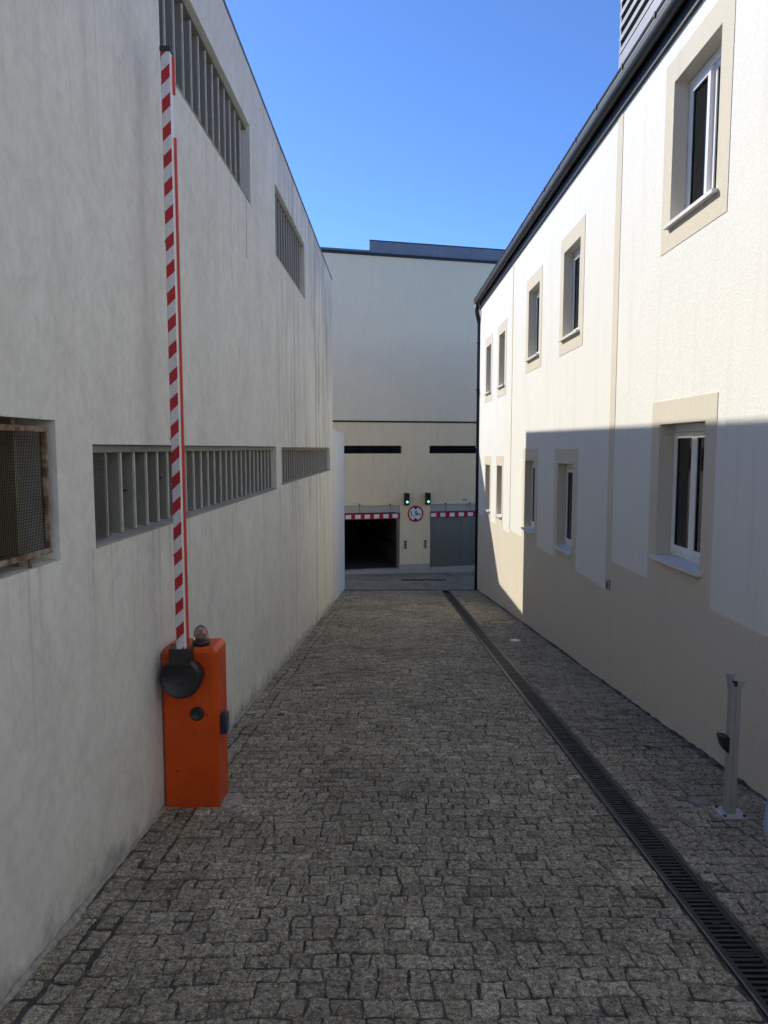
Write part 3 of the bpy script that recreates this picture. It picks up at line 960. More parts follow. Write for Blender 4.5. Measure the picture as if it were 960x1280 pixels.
# gutter profile (d, z): rounded trough with a rolled lip, hung in front of the fascia
prof = []
for i in range(13):
    an = math.pi + math.pi * i / 12
    prof.append((-.105 + .062 * math.cos(an), 5.955 + .07 * math.sin(an)))
outer = [(-.172, 6.02), (-.18, 6.04), (-.16, 6.045), (-.168, 5.99)] + prof[1:] + [(-.04, 6.055), (-.05, 6.055), (-.05, 5.98), (-.155, 5.98), (-.158, 6.01)]
m = MB(PR)
n = len(outer)
p = [(RB0, d, z) for d, z in outer] + [(RB1 + .06, d, z) for d, z in outer]
m.add(p, [(i, (i + 1) % n, n + (i + 1) % n, n + i) for i in range(n)] + [tuple(range(n, 2 * n))])
gut = m.build('gutter', 'dark_metal', rb)
s = RB0 + .4
while s < RB1:
    MB(PR).box(s, s + .03, -.182, -.045, 6.0, 6.049).build('gutter_bracket', 'dark_metal', gut); s += .9
m = MB(PR)
m.add([(RB0, -.13, 6.062), (RB1 + .06, -.13, 6.062), (RB1 + .06, 6, 7.0), (RB0, 6, 7.0), (RB0, -.13, 6.09), (RB1 + .06, -.13, 6.09), (RB1 + .06, 6, 7.05), (RB0, 6, 7.05)],
      [(0, 3, 2, 1), (4, 5, 6, 7), (0, 1, 5, 4), (1, 2, 6, 5), (2, 3, 7, 6), (3, 0, 4, 7)])
roof = m.build('roof', 'cladding', rb)
# downpipe at the far corner
dp = MB()
x0 = RX(RB1)
dp.tube([(x0 - .105, RB1 - .06, 5.90), (x0 - .105, RB1 - .06, 5.74), (x0 - .095, RB1 - .06, 5.66), (x0 - .03, RB1 + .0, 5.44), (x0 - .02, RB1 + .01, 5.36), (x0 - .02, RB1 + .01, gz(RB1) + .0)], .055, 14)
pipe = dp.build('downpipe', 'dark_metal', rb)
for z in (4.9, 3.6, 2.0, 0.4, -1.2):
    MB().lathe((x0 - .02, RB1 + .01, z), (0, 0, 1), [(.06, -.03), (.066, -.03), (.066, .03), (.06, .03)], 16).build('pipe_clip', 'dark_metal', pipe)
# vents on the roof behind the eave
def vent(s0, s1, d0, d1, z0, z1, n, lab, skirt):
    c = PR((s0 + s1) / 2, d0, z0)
    v = thing('louvred_roof_vent', c, lab, 'roof vent', 'louvred vents on the white building roof')
    MB(PR).box(s0, s1, d0, d1, z0, z0 + skirt).build('skirt', 'zinc', v)
    MB(PR).box(s0 + .03, s1 - .03, d0 + .06, d1 - .06, z0 + skirt + .001, z1 - .05).build('core', 'slot_dark', v)
    MB(PR).box(s0, s1, d0, d1, z1 - .05, z1).build('lid', 'zinc', v)
    zz = z0 + skirt + .02
    st = (z1 - .06 - zz) / n
    for i in range(n):
        za = zz + i * st
        m = MB(PR)
        for (a, b, c_, d_) in ((s0, s1, d0, d0 + .05), (s0, s1, d1 - .05, d1), (s0, s0 + .05, d0 + .051, d1 - .051), (s1 - .05, s1, d0 + .051, d1 - .051)):
            m.box(a, b, c_, d_, za, za + st * .42)
        m.build('louvre', 'zinc', v)
    for (a, b) in ((s0 + .004, d0 + .004), (s0 + .004, d1 - .044), (s1 - .044, d0 + .004), (s1 - .044, d1 - .044)):
        MB(PR).box(a, a + .04, b + .001, b + .041, z0 + skirt, z1 - .05).build('post', 'zinc', v)
vent(4.2, 9.05, .15, 1.8, 6.15, 7.50, 5, 'large grey louvred vent on the roof edge above the big windows', .55)
vent(18.7, 19.6, .45, 1.2, 6.2, 6.98, 6, 'small dark louvred vent on the roof above the downpipe', .06)
# small dark outlet box, and an old scratch below it
ob = thing('wall_outlet', PR(8.37, 0, .37), 'small dark outlet box on the beige wall base', 'outlet box')
MB(PR).box(8.33, 8.42, -.03, -PRD - .001, .31, .44).build('case', 'aluminium', ob, .004)
MB(PR).box(8.345, 8.405, -.036, -.0305, .335, .405).build('cover', 'black', ob, .003)

# ------------------------------------------------------------------ far building with the two garage doors
fb = thing('garage_building', PF(1, 0, gz(25.5)), 'far grey and beige building with two garage doors', 'building')
S = 1.0455
def fz(z): return 2 + (z - 2) * S
def fx(x): return x * S
STRIP = fz(2.89); ROOF = fz(8.32); BASE = fz(-2.29)
dl = (fx(-1.37), fx(.55), fz(-2.17), fz(.05)); dr = (fx(1.6), fx(3.36), fz(-2.17), fz(.05))
ll = (fx(-1.42), fx(.60), fz(1.81), fz(2.08)); lr = (fx(1.57), fx(3.6), fz(1.81), fz(2.08))
w = MB(PF)
holed_wall(w, -2.9, 9, lambda s: -3.4, lambda s: STRIP - .03, [dl, dr, ll, lr], 0, .3)
w.build('wall', 'far_beige', fb)
w = MB(PF); w.box(-2.9, 9, 0, .3, STRIP + .03, ROOF).build('upper_wall', 'far_grey', fb)
w = MB(PF); w.box(-2.9, 9, -.035, .2, STRIP - .029, STRIP + .029).build('dividing_strip', 'dark_metal', fb)
w = MB(PF); w.box(-12, -2.905, 0, .3, -3.4, 7.05).build('shadow_wing', 'far_grey', fb)  # unseen wing, height shaped for the diagonal shadow on the white building
w = MB(PF); w.add([(-12, 12, -3.4), (9, 12, -3.4), (9, 12, ROOF), (-12, 12, ROOF)], [(0, 1, 2, 3)]).build('rear_wall', 'far_grey', fb)
w = MB(PF); w.add([(9, .3, -3.4), (9, 12, -3.4), (9, 12, ROOF), (9, .3, ROOF)], [(0, 1, 2, 3)]).build('end_wall', 'far_grey', fb)
w = MB(PF); w.box(-12, -2.905, .3, 6, 6.9, 7.04).build('roof', 'cladding', fb)
w = MB(PF); w.box(-2.9, 9, .3, 12, ROOF - .2, ROOF - .02).build('roof', 'cladding', fb)
# roof edge: dark coping, then slate panels in two heights
w = MB(PF); w.box(-2.95, 9.05, -.06, .31, ROOF + .001, ROOF + .09).build('coping', 'dark_metal', fb)
x = -2.95
while x < fx(-.50): 
    MB(PF).box(x, min(x + .92, fx(-.47)) - .008, .04, .12, ROOF + .091, fz(8.50)).build('cladding_panel', 'cladding', fb); x += .92
x = fx(-.47)
while x < 9:
    MB(PF).box(x, x + 1.192, .02, .12, ROOF + .091, fz(8.80)).build('cladding_panel', 'cladding', fb)
    MB(PF).box(x, x + 1.192, .0, .14, fz(8.80) + .001, fz(8.80) + .03).build('panel_cap', 'dark_metal', fb)
    x += 1.2
# horizontal ventilation slots
for (a, b, c, d) in (ll, lr):
    w = MB(PF); w.box(a + .002, b - .002, .2, .22, c + .002, d - .002)
    sl = w.build('vent_slot', 'slot_dark', fb)
    n = 4
    for i in range(n):
        z = c + (d - c) * (i + .5) / n
        MB(PF).add([(a + .004, .03, z - .015), (b - .004, .03, z - .015), (b - .004, .09, z + .022), (a + .004, .09, z + .022), (a + .004, .035, z - .021), (b - .004, .035, z - .021), (b - .004, .095, z + .016), (a + .004, .095, z + .016)],
                   [(0, 1, 2, 3), (4, 7, 6, 5), (0, 4, 5, 1), (2, 6, 7, 3), (1, 5, 6, 2), (0, 3, 7, 4)]).build('slat', 'dark_metal', sl)
# plinth and thresholds
MB(PF).box(dl[1] + .004, dr[0] - .004, -.012, .05, -3.0, fz(-2.02)).build('plinth', 'plinth', fb)
MB(PF).box(dr[1] + .004, 9, -.012, .05, -3.0, fz(-2.02)).build('plinth', 'plinth', fb)
for q in (dl, dr):
    MB(PF).box(q[0] + .003, q[1] - .003, -.05, .6, q[2] - .3, q[2] + .001).build('threshold', 'plinth', fb)
# door headers, jambs
HB = fz(-.20)
for q, nm in ((dl, 'header'), (dr, 'header')):
    MB(PF).box(q[0] + .002, q[1] - .002, .05, .16, HB, q[3] - .002).build(nm, 'header_steel', fb)
MB(PF).box(dl[1] - .11, dl[1] - .002, .06, .2, dl[2] + .002, HB - .001).build('jamb', 'steel', fb)
MB(PF).box(dl[0] + .002, dl[0] + .05, .06, .2, dl[2] + .002, HB - .001).build('jamb', 'steel', fb)
# left garage stands open: a dim interior with side wall, rail and floor
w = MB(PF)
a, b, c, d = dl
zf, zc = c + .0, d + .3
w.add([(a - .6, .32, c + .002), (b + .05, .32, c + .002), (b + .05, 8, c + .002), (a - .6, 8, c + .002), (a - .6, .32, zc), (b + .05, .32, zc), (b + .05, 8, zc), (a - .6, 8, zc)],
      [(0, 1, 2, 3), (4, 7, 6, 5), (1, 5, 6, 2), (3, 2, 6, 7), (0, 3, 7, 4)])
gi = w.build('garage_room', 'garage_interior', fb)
MB(PF).box(b - .02, b + .045, .8, 6.5, c + .72, c + .86).build('wall_rail', 'black', gi)
MB(PF).box(b - .04, b - .03, .35, .37, c + .01, HB).build('door_track', 'black', gi)
# right garage is shut: two steel leaves
a, b, c, d = dr
xs = [a + .003, a + .02, fx(2.76), fx(3.13), b - .003]
gd = MB(PF).box(xs[0], xs[1], .1, .16, c + .003, HB - .002).build('garage_door', 'steel', fb)
for k in range(1, 4):
    MB(PF).box(xs[k] + .003, xs[k + 1] - .003, .105, .15, c + .012, HB - .004).build('leaf', 'steel', gd)
    MB(PF).box(xs[k + 1] - .004, xs[k + 1] + .004, .12, .16, c + .012, HB - .004).build('leaf_joint', 'slot_dark', gd)

# red and white height bars under the headers
for (q, lab) in ((dl, 'red and white striped height bar across the open garage door'), (dr, 'red and white striped height bar across the shut garage door')):
    a, b = q[0] + .01, q[1] - .01
    z1_, z0_ = fz(-.22), fz(-.42)
    t = thing('height_bar', PF((a + b) / 2, -.06, z0_), lab, 'barrier bar', 'height bars over the garage doors')
    MB(PF).box(a, b, -.05, -.02, z0_, z1_).build('board', 'red', t, .004)
    n = 6 if q is dl else 5
    pt = (b - a) / n if q is dl else .345
    off = .06 if q is dl else .01
    for i in range(n):
        x = a + off + i * pt
        if x + .19 < b + .01:
            MB(PF).box(x, min(x + .19, b - .004), -.0535, -.0502, z0_ + .035, z1_ - .035).build('reflector', 'white', t)
    for x in (a + .55, b - .35):
        MB(PF).tube([(x, -.035, z1_ - .001), (x, -.035, fz(.07))], .007, 6).build('hanger', 'dark_metal', t)
        MB(PF).box(x - .02, x + .02, -.045, -.001, fz(.06), fz(.10)).build('bracket', 'dark_metal', t)

# small cameras over the doors
for (x, lab) in ((fx(-.87), 'small white sensor above the open garage door'), (fx(2.86), 'small dark sensor above the shut garage door')):
    t = thing('door_sensor', PF(x, 0, fz(.2)), lab, 'sensor')
    MB(PF).box(x - .09, x + .03, -.05, -.001, fz(.17), fz(.23)).build('case', 'white' if x < 0 else 'aluminium', t, .006)
    MB(PF).lathe(PF(x + .055, 0, fz(.2)), -FN, [(.034, .001), (.034, .055), (.024, .065), (.002, .066)], 14).build('lens', 'black', t)

# signal lights either side of the pillar
for (x, lab) in ((fx(.755), 'black signal light with green lamp beside the open garage door'), (fx(1.49), 'black signal light with green lamp beside the shut garage door')):
    t = thing('signal_light', PF(x, 0, fz(.05)), lab, 'signal light', 'signal lights over the height sign')
    z0_, z1_ = fz(.045), fz(.465)
    MB(PF).add([(x - .08, -.17, z0_), (x + .08, -.17, z0_), (x + .08, -.02, z0_), (x - .08, -.02, z0_), (x - .08, -.20, z1_ - .02), (x + .08, -.20, z1_ - .02), (x + .08, -.02, z1_), (x - .08, -.02, z1_)],
               [(0, 3, 2, 1), (4, 5, 6, 7), (0, 1, 5, 4), (1, 2, 6, 5), (2, 3, 7, 6), (3, 0, 4, 7)]).build('housing', 'black', t, .01)
    MB(PF).box(x - .03, x + .03, -.019, -.001, z0_ + .1, z1_ - .1).build('bracket', 'black', t)
    for zc_, mt in ((z0_ + .12, 'lamp_green'), (z0_ + .31, 'lamp_off')):
        ln = MB().lathe(PF(x, -.178 - (zc_ - z0_) * .07, zc_), -FN, [(.042, 0), (.038, .01), (.024, .018), (.002, .02)], 20).build('lamp', mt, t)
        m = MB()
        c0 = Vector(PF(x, -.172 - (zc_ - z0_) * .07, zc_))
        pts, fs = [], []
        for k in range(11):
            an = math.pi * k / 10
            for (rr, dd) in ((.064, 0), (.064, .075 * math.sin(an) + .015), (.069, .075 * math.sin(an) + .015), (.069, 0)):
                pts.append(tuple(c0 + FT * (rr * math.cos(an)) + Vector((0, 0, rr * math.sin(an))) - FN * dd))
        for k in range(10):
            for e in range(4): fs.append((k * 4 + e, k * 4 + (e + 1) % 4, (k + 1) * 4 + (e + 1) % 4, (k + 1) * 4 + e))
        m.add(pts, fs).build('visor', 'black', ln)

# 1,9m height limit sign
sx, sz = fx(1.085), fz(-.26)
sg = thing('height_limit_sign', PF(sx, 0, sz - .3), 'round white height limit sign with red rim reading 1,9m', 'sign')
SR = .285 * S
MB().lathe(PF(sx, -.012, sz), -FN, [(SR, 0), (SR, .006), (SR - .003, .008)], 48).build('plate', 'white', sg)
m = MB()
pts, fs = [], []
for k in range(48):
    an = 2 * math.pi * k / 48
    for (rr, dd) in ((SR * .80, .0205), (SR * .995, .0205), (SR * .995, .023), (SR * .80, .023)):
        pts.append(tuple(Vector(PF(sx, -dd, sz)) + FT * rr * math.cos(an) + Vector((0, 0, rr * math.sin(an)))))
for k in range(48):
    for e in range(4): fs.append((k * 4 + e, k * 4 + (e + 1) % 4, ((k + 1) % 48) * 4 + (e + 1) % 4, ((k + 1) % 48) * 4 + e))
m.add(pts, fs).build('red_rim', 'red', sg)
for sgn in (1, -1):
    tri = [(sx - .085, sz + sgn * SR * .80), (sx + .085, sz + sgn * SR * .80), (sx, sz + sgn * SR * .48)]
    MB(PF).add([(x, -.0245, z) for x, z in tri] + [(x, -.0205, z) for x, z in tri], [(0, 1, 2), (5, 4, 3), (0, 3, 4, 1), (1, 4, 5, 2), (2, 5, 3, 0)]).build('arrow_mark', 'black', sg)
def lettering(body, size, loc, rotz, mat, parent, name='lettering', ext=.001):
    cu = bpy.data.curves.new(name, 'FONT'); cu.body = body; cu.size = size; cu.align_x = 'CENTER'; cu.align_y = 'CENTER'; cu.extrude = ext
    cu.offset = size * .014
    tmp = bpy.data.objects.new(name + '_t', cu); COL.objects.link(tmp)
    me = bpy.data.meshes.new_from_object(tmp.evaluated_get(bpy.context.evaluated_depsgraph_get()))
    bpy.data.objects.remove(tmp)
    me.materials.clear(); me.materials.append(M[mat])
    o = bpy.data.objects.new(name, me); COL.objects.link(o); o.parent = parent
    o.location = Vector(loc) - ORG[parent.name]
    o.rotation_euler = (R(90), 0, rotz)
    return o
lettering('1,9', .25, PF(sx - .068, -.0225, sz - .005), math.atan(FK), 'black', sg)
lettering('m', .17, PF(sx + .122, -.0225, sz - .022), math.atan(FK), 'black', sg)
# key panels on the pillar
for (x, lab) in ((fx(.735), 'narrow steel keypad on the pillar beside the open garage'), (fx(1.435), 'narrow steel keypad on the pillar beside the shut garage')):
    t = thing('keypad', PF(x, 0, fz(-1.47)), lab, 'keypad', 'keypads on the garage pillar')
    MB(PF).box(x - .05, x + .05, -.03, -.001, fz(-1.48), fz(-1.18)).build('case', 'aluminium', t, .004)
    for i in range(3):
        zz = fz(-1.44) + i * .095
        MB(PF).box(x - .03, x + .03, -.035, -.0305, zz, zz + .06).build('button', 'black', t)

# ------------------------------------------------------------------ unseen house added behind the viewpoint to bounce sun into the lane
hb = thing('light_bounce_house', (0, -9, .1), 'cream rendered house across the street facing the ramp', 'house')
def PH(x, d, z): return (x, -9 - d, z)
holes = [(x, x + 1.1, z, z + 1.6) for x in (-13, -10, -7, -4, -1, 2, 5, 8, 11) for z in (1.1, 4.2, 7.2)]
w = MB(PH); holed_wall(w, -16, 16, lambda s: 0, lambda s: 10.0, holes, 0, .3); w.build('wall', 'white_render', hb)
for (a, b, c, d) in holes:
    wi = MB(PH).box(a + .06, b - .06, .2, .22, c + .06, d - .06).build('window', 'glass', hb)
    f = MB(PH); f.box(a, a + .06, .17, .24, c, d); f.box(b - .06, b, .17, .24, c, d); f.box(a + .06, b - .06, .17, .24, d - .06, d); f.box(a + .06, b - .06, .17, .24, c, c + .06)
    f.build('frame', 'pvc', wi)
w = MB(PH); w.add([(-16.3, -.4, 9.98), (16.3, -.4, 9.98), (16.3, 5, 12.2), (-16.3, 5, 12.2), (-16.3, 10.4, 9.98), (16.3, 10.4, 9.98)], [(0, 1, 2, 3), (3, 2, 5, 4)]).build('roof', 'red', hb)
w = MB(PH); w.add([(-16, .3, 0), (-16, 10, 0), (-16, 10, 10), (-16, 5, 12), (-16, .3, 10)], [(0, 1, 2, 3, 4)]).add([(16, .3, 0), (16, 10, 0), (16, 10, 10), (16, 5, 12), (16, .3, 10)], [(0, 1, 2, 3, 4)]).build('gable', 'white_render', hb)

# ------------------------------------------------------------------ boom barrier
bb = thing('boom_barrier', (-1.32, 4.83, gz(4.83)), 'orange boom barrier with raised red and white arm by the grey wall', 'barrier')
X0, X1, Y0, Y1, Z0, Z1 = -1.503, -1.138, 4.70, 4.985, gz(4.7) - .03, .645
m = MB()
ch = .022
poly = [(X0, Y0), (X1 - ch, Y0), (X1, Y0 + ch), (X1 + .004, Y1), (X0 + .01, Y1)]
m.prism(poly, 'z', Z0, Z1 - .03)
m.build('cabinet', 'orange', bb, .005)
m = MB()
# lid with sloping edges
pt = [(X0 + .02, Y0 + .03), (X1 - ch - .02, Y0 + .03), (X1 - .025, Y0 + ch + .03), (X1 - .02, Y1 - .02), (X0 + .025, Y1 - .02)]
n = 5
m.add([(x, y, Z1 - .029) for x, y in poly] + [(x, y, Z1 + .005) for x, y in pt], [tuple(range(5))[::-1], tuple(range(5, 10))] + [(i, (i + 1) % n, n + (i + 1) % n, n + i) for i in range(n)])
m.build('lid', 'orange', bb, .004)
hx, hz = -1.352, .475
m = MB().lathe((hx + .03, 4.699, hz), (0, -1, 0), [(.105, 0), (.105, .03), (.1, .035)], 40)
m.build('hub', 'black', bb)
m = MB().lathe((hx, 4.66, hz), (0, -1, 0), [(.128, 0), (.136, .01), (.136, .062), (.125, .078), (.118, .078), (.112, .07), (.002, .07)], 48)
arm = m.build('arm_holder', 'black', bb)
MB().box(hx - .07, hx + .07, 4.575, 4.688, hz + .09, hz + .205).build('collar', 'black', arm, .008)
for z in (.6,): MB().box(hx - .04, hx + .035, 4.5885, 4.5895, hz - .010, hz - .005).build('maker_mark', 'dark_lamp_grey', arm)
BX0, BX1, BY0, BY1 = -1.371, -1.313, 4.588, 4.652
BZ0, BZ1 = hz + .17, 4.42
m = MB()
n = 20
pts = []
for z in (BZ0, BZ1):
    for k in range(n):
        an = 2 * math.pi * k / n
        cxx, cyy = math.cos(an), math.sin(an)
        e = .25
        pts.append(((BX0 + BX1) / 2 + (BX1 - BX0) / 2 * math.copysign(abs(cxx) ** e, cxx), (BY0 + BY1) / 2 + (BY1 - BY0) / 2 * math.copysign(abs(cyy) ** e, cyy), z))
m.add(pts, [(k, (k + 1) % n, n + (k + 1) % n, n + k) for k in range(n)], False)
m.add([pts[k] for k in range(n)], [tuple(range(n))[::-1]]); m.add([pts[n + k] for k in range(n)], [tuple(range(n))])
m.build('boom', 'white', bb)
MB().box(BX0 + .003, BX1 - .003, BY0 - .0025, BY0 - .0004, BZ0, BZ1 - .001).build('striped_foil', 'foil', bb)
MB().box(BX0 - .006, BX1 + .006, BY0 - .006, BY1 + .006, BZ1 + .001, BZ1 + .035).build('end_cap', 'black', bb, .008)
for (za, zb) in ((BZ0 + .03, 3.93), (4.19, BZ1 - .01)):
    MB().prism([(BX1 + .0005, 4.625), (BX1 + .0005, 4.648), (BX1 + .014, 4.645), (BX1 + .014, 4.629)], 'z', za, zb).build('rubber_edge', 'red_rubber', bb)
MB().prism([(BX0 - .0005, 4.612), (BX0 - .0005, 4.645), (BX0 - .008, 4.64), (BX0 - .008, 4.618)], 'z', BZ0 + .16, BZ1 - .01).build('rubber_edge', 'red_rubber', bb)
for z in (2.06, 3.3, 1.3):
    MB().lathe((BX0 - .008, 4.628, z), (-1, 0, 0), [(.008, 0), (.007, .006), (.002, .007)], 10).build('rivet', 'black', bb)
m = MB().lathe((-1.272, 4.699, .198), (0, -1, 0), [(.047, 0), (.047, .012), (.04, .018), (.034, .018), (.03, .012), (.002, .012)], 28)
m.build('photo_eye', 'black', bb)
MB().prism([(4.78, .02), (4.78, .155), (4.80, .165), (4.85, .165), (4.87, .15), (4.87, .03), (4.84, .015), (4.80, .012)], 'x', X1 + .003, X1 + .045).build('side_photo_eye', 'blue_black', bb, .006)
MB().lathe((-1.262, 4.80, Z1 + .004), (0, 0, 1), [(.06, 0), (.06, .02), (.055, .035), (.05, .038)], 28).build('beacon_base', 'black', bb)
MB().lathe((-1.262, 4.80, Z1 + .043), (0, 0, 1), [(.052, 0), (.053, .02), (.048, .05), (.036, .078), (.018, .095), (.002, .1)], 28).build('beacon_dome', 'amber', bb)
MB().lathe((-1.262, 4.80, Z1 + .043), (0, 0, 1), [(.03, 0), (.03, .03), (.012, .04), (.012, .06), (.002, .062)], 16).build('beacon_lamp', 'red_rubber', bb)
MB().tube([(-1.44, 4.76, Z1 + .004), (-1.445, 4.76, Z1 + .018)], .018, 12).build('key_lock', 'black', bb)
pts = [(-1.30, 4.85, Z1 + .006), (-1.285, 4.76, Z1 + .006), (-1.30, 4.72, Z1 + .006)]
MB().tube(pts, .003, 6).build('cable', 'black', bb)
# spilled mortar at its foot
m = MB()
pts = []
r2 = random.Random(3)
for k in range(18):
    an = 2 * math.pi * k / 18; rr = r2.uniform(.7, 1.1)
    x, y = -1.075 + .085 * rr * math.cos(an), 4.83 + .15 * rr * math.sin(an)
    pts.append((x, y, gz(y) + .001))
m.add(pts + [(-1.075, 4.83, gz(4.83) + .012)], [(k, (k + 1) % 18, 18) for k in range(18)])
tag(m.build('mortar_patch', 'mortar'), 'pale spilled mortar at the foot of the orange barrier cabinet', 'mortar patch')

# ------------------------------------------------------------------ photocell post on the right
pp = thing('photocell_post', (2.325, 4.6, gz(4.6)), 'short grey metal photocell post standing by the beige wall', 'post')
z0_ = gz(4.6)
MB().box(2.255, 2.425, 4.52, 4.68, z0_ - .012, z0_ + .012).build('base_plate', 'zinc_plate', pp, .003)
for (x, y) in ((2.275, 4.54), (2.405, 4.54), (2.275, 4.66), (2.405, 4.66)):
    MB().lathe((x, y, z0_ + .0125), (0, 0, 1), [(.011, 0), (.011, .009), (.003, .012)], 8).build('bolt', 'black', pp)
zt = .45
m = MB()
m.prism([(2.300, 4.572), (2.329, 4.572), (2.329, 4.577), (2.333, 4.577), (2.333, 4.572), (2.364, 4.572), (2.364, 4.628), (2.300, 4.628)], 'z', z0_ + .0125, zt)
m.build('shaft', 'aluminium', pp, .003)
# two bent flaps at the top
MB().add([(2.298, 4.60, zt - .05), (2.298, 4.632, zt - .05), (2.282, 4.632, zt + .06), (2.282, 4.60, zt + .06), (2.332, 4.60, zt + .001), (2.332, 4.632, zt + .001), (2.326, 4.632, zt + .06), (2.326, 4.60, zt + .06)],
         [(0, 1, 2, 3), (4, 7, 6, 5), (0, 3, 7, 4), (1, 5, 6, 2), (3, 2, 6, 7), (0, 4, 5, 1)]).build('flap', 'aluminium', pp, .003)
MB().add([(2.333, 4.566, zt - .03), (2.367, 4.566, zt - .03), (2.392, 4.566, zt + .022), (2.336, 4.566, zt + .018), (2.333, 4.598, zt - .03), (2.367, 4.598, zt - .03), (2.392, 4.598, zt + .022), (2.336, 4.598, zt + .018)],
         [(0, 1, 2, 3), (4, 7, 6, 5), (0, 4, 5, 1), (1, 5, 6, 2), (2, 6, 7, 3), (3, 7, 4, 0)]).build('flap', 'aluminium', pp, .003)
MB().box(2.312, 2.342, 4.570, 4.60, zt - .02, zt + .012).build('end_plug', 'black', pp, .004)
# hooded photocell on the drive side
m = MB()
pr_ = [(2.2995, .085), (2.242, .095), (2.239, .08), (2.262, .01), (2.282, -.02), (2.2995, -.03)]
m.prism(pr_, 'y', 4.56, 4.64)
m.build('photocell', 'black', pp, .008)

# round covers let into the paving
def cover(x, y, rx, mat, lab, name='round_cover'):
    m = MB()
    n = 28
    pts = []
    for (k1, dz) in ((1, -.03), (1, .003), (.86, .006)):
        for k in range(n):
            an = 2 * math.pi * k / n
            px, py = x + rx * k1 * math.cos(an), y + rx * k1 * math.sin(an)
            pts.append((px, py, gz(py) + dz + .004))
    f = [(k + r_ * n, (k + 1) % n + r_ * n, (k + 1) % n + (r_ + 1) * n, k + (r_ + 1) * n) for r_ in range(2) for k in range(n)] + [tuple(range(2 * n, 3 * n))]
    m.add(pts, f)
    tag(m.build(name, mat), lab, 'cover')
cover(2.15, 11.42, .085, 'white', 'small white round cover in the cobbles beyond the drain')
cover(2.215, 4.80, .07, 'worn_cover', 'worn grey round cover in the cobbles beside the metal post')

for (fx_, sgn, own_, y0_, y1_, mt) in ((LX, 1, lb, 1.0, LEND, 'mortar'), (RX, -1, rb, 1.0, RB1, 'joint')):
    fr = random.Random(5)
    pts, fs = [], []
    n = int((y1_ - y0_) / .06)
    for i in range(n + 1):
        y = y0_ + (y1_ - y0_) * i / n
        k = max(.15, .6 + .5 * math.sin(y * 1.9) * math.sin(y * .7 + 1) + fr.uniform(-.35, .35))
        wd, hh = .030 * k, .022 * k
        off = PRD if sgn < 0 else 0
        x = fx_(y) - sgn * (off if sgn < 0 else 0) + (sgn * .0005)
        x = fx_(y) + (sgn * (off + .0008))
        pts += [(x, y, gz(y) - .02), (x, y, gz(y) + .004 + hh), (x + sgn * wd * .45, y, gz(y) + .004 + hh * .45), (x + sgn * (wd + .006), y, gz(y) - .006)]
    for i in range(n):
        for e in range(3): fs.append((4 * i + e, 4 * i + e + 1, 4 * i + 5 + e, 4 * i + 4 + e))
    MB().add(pts, fs, True).build('base_fillet', mt, own_)

# ------------------------------------------------------------------ loose bits (nothing below this line but small details)

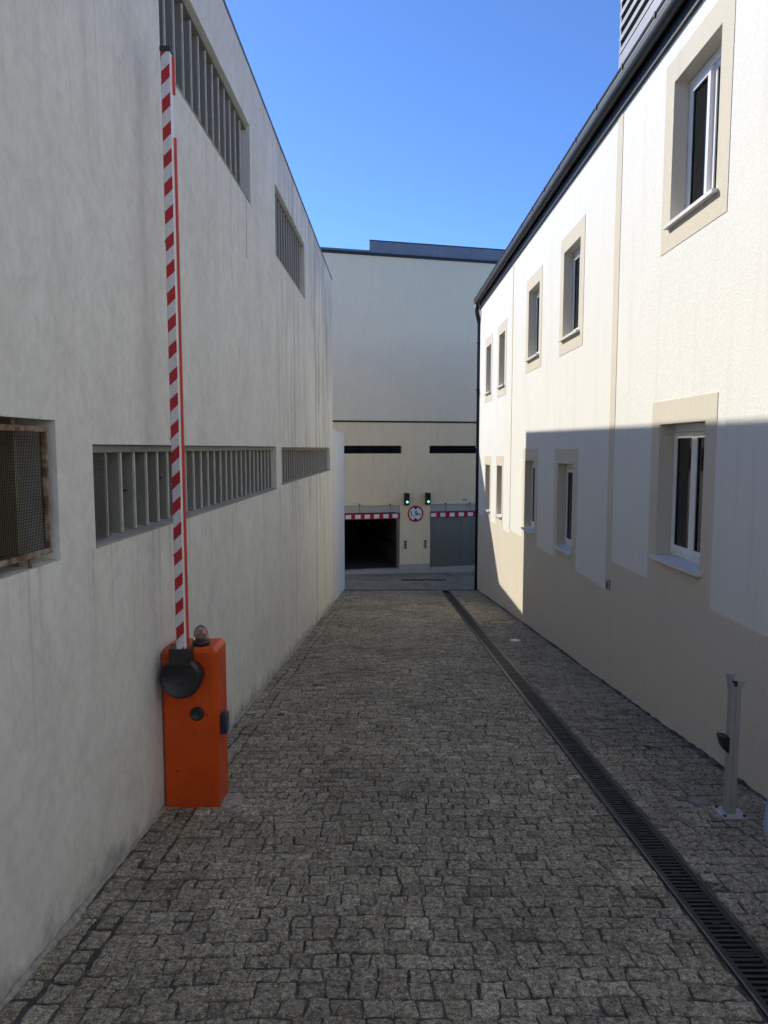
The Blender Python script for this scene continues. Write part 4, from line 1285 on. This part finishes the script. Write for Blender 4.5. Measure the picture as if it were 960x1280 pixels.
# a person walking just beyond the right edge of the frame: only an elbow shows
def person():
    gx, gy = 1.395, 2.0
    g0 = gz(gy)
    root = thing('person', (gx, gy, g0), 'person in a blue denim shirt, only an elbow showing at the picture edge', 'person')
    J = {  # name: (x, y, z, radius) relative to the feet, facing +y
        'pelvis': (0, 0, .95, .13), 'waist': (0, .0, 1.08, .125), 'chest': (0, .01, 1.28, .145), 'neckb': (0, 0, 1.45, .075), 'neck': (0, .01, 1.52, .055), 'head0': (0, .03, 1.60, .078), 'head1': (0, .025, 1.70, .088), 'head2': (0, .01, 1.77, .06),
        'lsh': (-.17, 0, 1.40, .062), 'lel': (-.262, -.05, 1.09, .047), 'lwr': (-.12, .13, .98, .032), 'lpalm': (-.08, .18, .955, .03),
        'rsh': (.17, 0, 1.40, .062), 'rel': (.24, -.06, 1.12, .047), 'rwr': (.23, .02, .87, .032), 'rpalm': (.225, .04, .79, .03),
        'lhip': (-.095, 0, .90, .1), 'lkn': (-.10, .07, .50, .066), 'lan': (-.10, -.02, .10, .045), 'lto': (-.11, .14, .035, .035),
        'rhip': (.095, 0, .90, .1), 'rkn': (.10, .03, .49, .066), 'ran': (.10, -.14, .12, .045), 'rto': (.11, .0, .04, .035),
    }
    E = [('pelvis', 'waist'), ('waist', 'chest'), ('chest', 'neckb'), ('neckb', 'neck'), ('neck', 'head0'), ('head0', 'head1'), ('head1', 'head2'),
         ('neckb', 'lsh'), ('lsh', 'lel'), ('lel', 'lwr'), ('lwr', 'lpalm'), ('neckb', 'rsh'), ('rsh', 'rel'), ('rel', 'rwr'), ('rwr', 'rpalm'),
         ('pelvis', 'lhip'), ('lhip', 'lkn'), ('lkn', 'lan'), ('lan', 'lto'), ('pelvis', 'rhip'), ('rhip', 'rkn'), ('rkn', 'ran'), ('ran', 'rto')]
    for sd in ('l', 'r'):
        px, py, pz, _ = J[sd + 'palm']
        d = Vector(J[sd + 'palm'][:3]) - Vector(J[sd + 'wr'][:3]); d.normalize()
        side = Vector((0, 0, 1)).cross(d) if abs(d.z) < .9 else Vector((0, 1, 0))
        side.normalize()
        for k, ln in enumerate((.075, .085, .08, .065)):
            b0 = Vector((px, py, pz)) + side * (k - 1.5) * .017 + d * .02
            m1 = b0 + d * ln * .5 + Vector((0, 0, -.006)); m2 = b0 + d * ln + Vector((0, 0, -.022))
            for nm, q, rr in ((f'{sd}f{k}a', m1, .009), (f'{sd}f{k}b', m2, .0075)): J[nm] = (*q, rr)
            E += [(sd + 'palm', f'{sd}f{k}a'), (f'{sd}f{k}a', f'{sd}f{k}b')]
        th = Vector(J[sd + 'wr'][:3]) + d * .03 + side * (.035 if sd == 'l' else -.035) + Vector((0, 0, -.01)); J[sd + 'ta'] = (*th, .011)
        t2 = th + d * .05; J[sd + 'tb'] = (*t2, .009)
        E += [(sd + 'wr', sd + 'ta'), (sd + 'ta', sd + 'tb')]
    names = list(J)
    me = bpy.data.meshes.new('body')
    me.from_pydata([J[n][:3] for n in names], [(names.index(a), names.index(b)) for a, b in E], [])
    tmp = bpy.data.objects.new('body_t', me); COL.objects.link(tmp)
    tmp.modifiers.new('skin', 'SKIN')
    if not me.skin_vertices: bpy.context.view_layer.update()
    for i, n in enumerate(names):
        sv = me.skin_vertices[0].data[i]; sv.radius = (J[n][3], J[n][3] * (.8 if n in ('pelvis', 'waist', 'chest') else 1)); sv.use_root = (n == 'pelvis')
    sub = tmp.modifiers.new('sub', 'SUBSURF'); sub.levels = 2; sub.render_levels = 2
    bm_me = bpy.data.meshes.new_from_object(tmp.evaluated_get(bpy.context.evaluated_depsgraph_get()))
    bpy.data.objects.remove(tmp)
    bm_me.name = 'body'
    bm_me.materials.clear()
    for k in ('jeans', 'shirt', 'skin', 'shoe'): bm_me.materials.append(M[k])
    for pl in bm_me.polygons:
        c = pl.center; pl.use_smooth = True
        hand = (abs(c.x) > .15 or c.y > .115) and .6 < c.z < 1.0 and ((c.x < 0 and c.y > .12) or (c.x > 0 and c.z < .86))
        pl.material_index = 2 if (c.z > 1.5 or hand) else 3 if c.z < .1 else 0 if (c.z < .98 and abs(c.x) < .19) else 1
    o = bpy.data.objects.new('body', bm_me); COL.objects.link(o); o.parent = root
    # face and hair
    ORG[o.name] = Vector((gx, gy, g0))
    W = lambda x, y, z: (gx + x, gy + y, g0 + z)
    MB(W).lathe((0, .0, 1.70), (0, 0, 1), [(.088, -.06), (.1, -.02), (.103, .03), (.09, .075), (.06, .105), (.002, .118)], 24).build('hair', 'hair', root)
    MB(W).tube([(0, .115, 1.685), (0, .138, 1.652), (0, .118, 1.64)], [.008, .013, .009], 8).build('nose', 'skin', root)
    for sx_ in (-1, 1):
        MB(W).lathe((sx_ * .032, .108, 1.685), (0, 1, 0), [(.012, 0), (.01, .006), (.002, .008)], 12).build('eye', 'black', root)
        MB(W).lathe((sx_ * .092, .02, 1.665), (sx_, 0, 0), [(.026, 0), (.024, .008), (.01, .012)], 12).build('ear', 'skin', root)
    MB(W).tube([(-.024, .112, 1.615), (0, .118, 1.612), (.024, .112, 1.615)], .005, 8).build('mouth', 'red_rubber', root)
person()
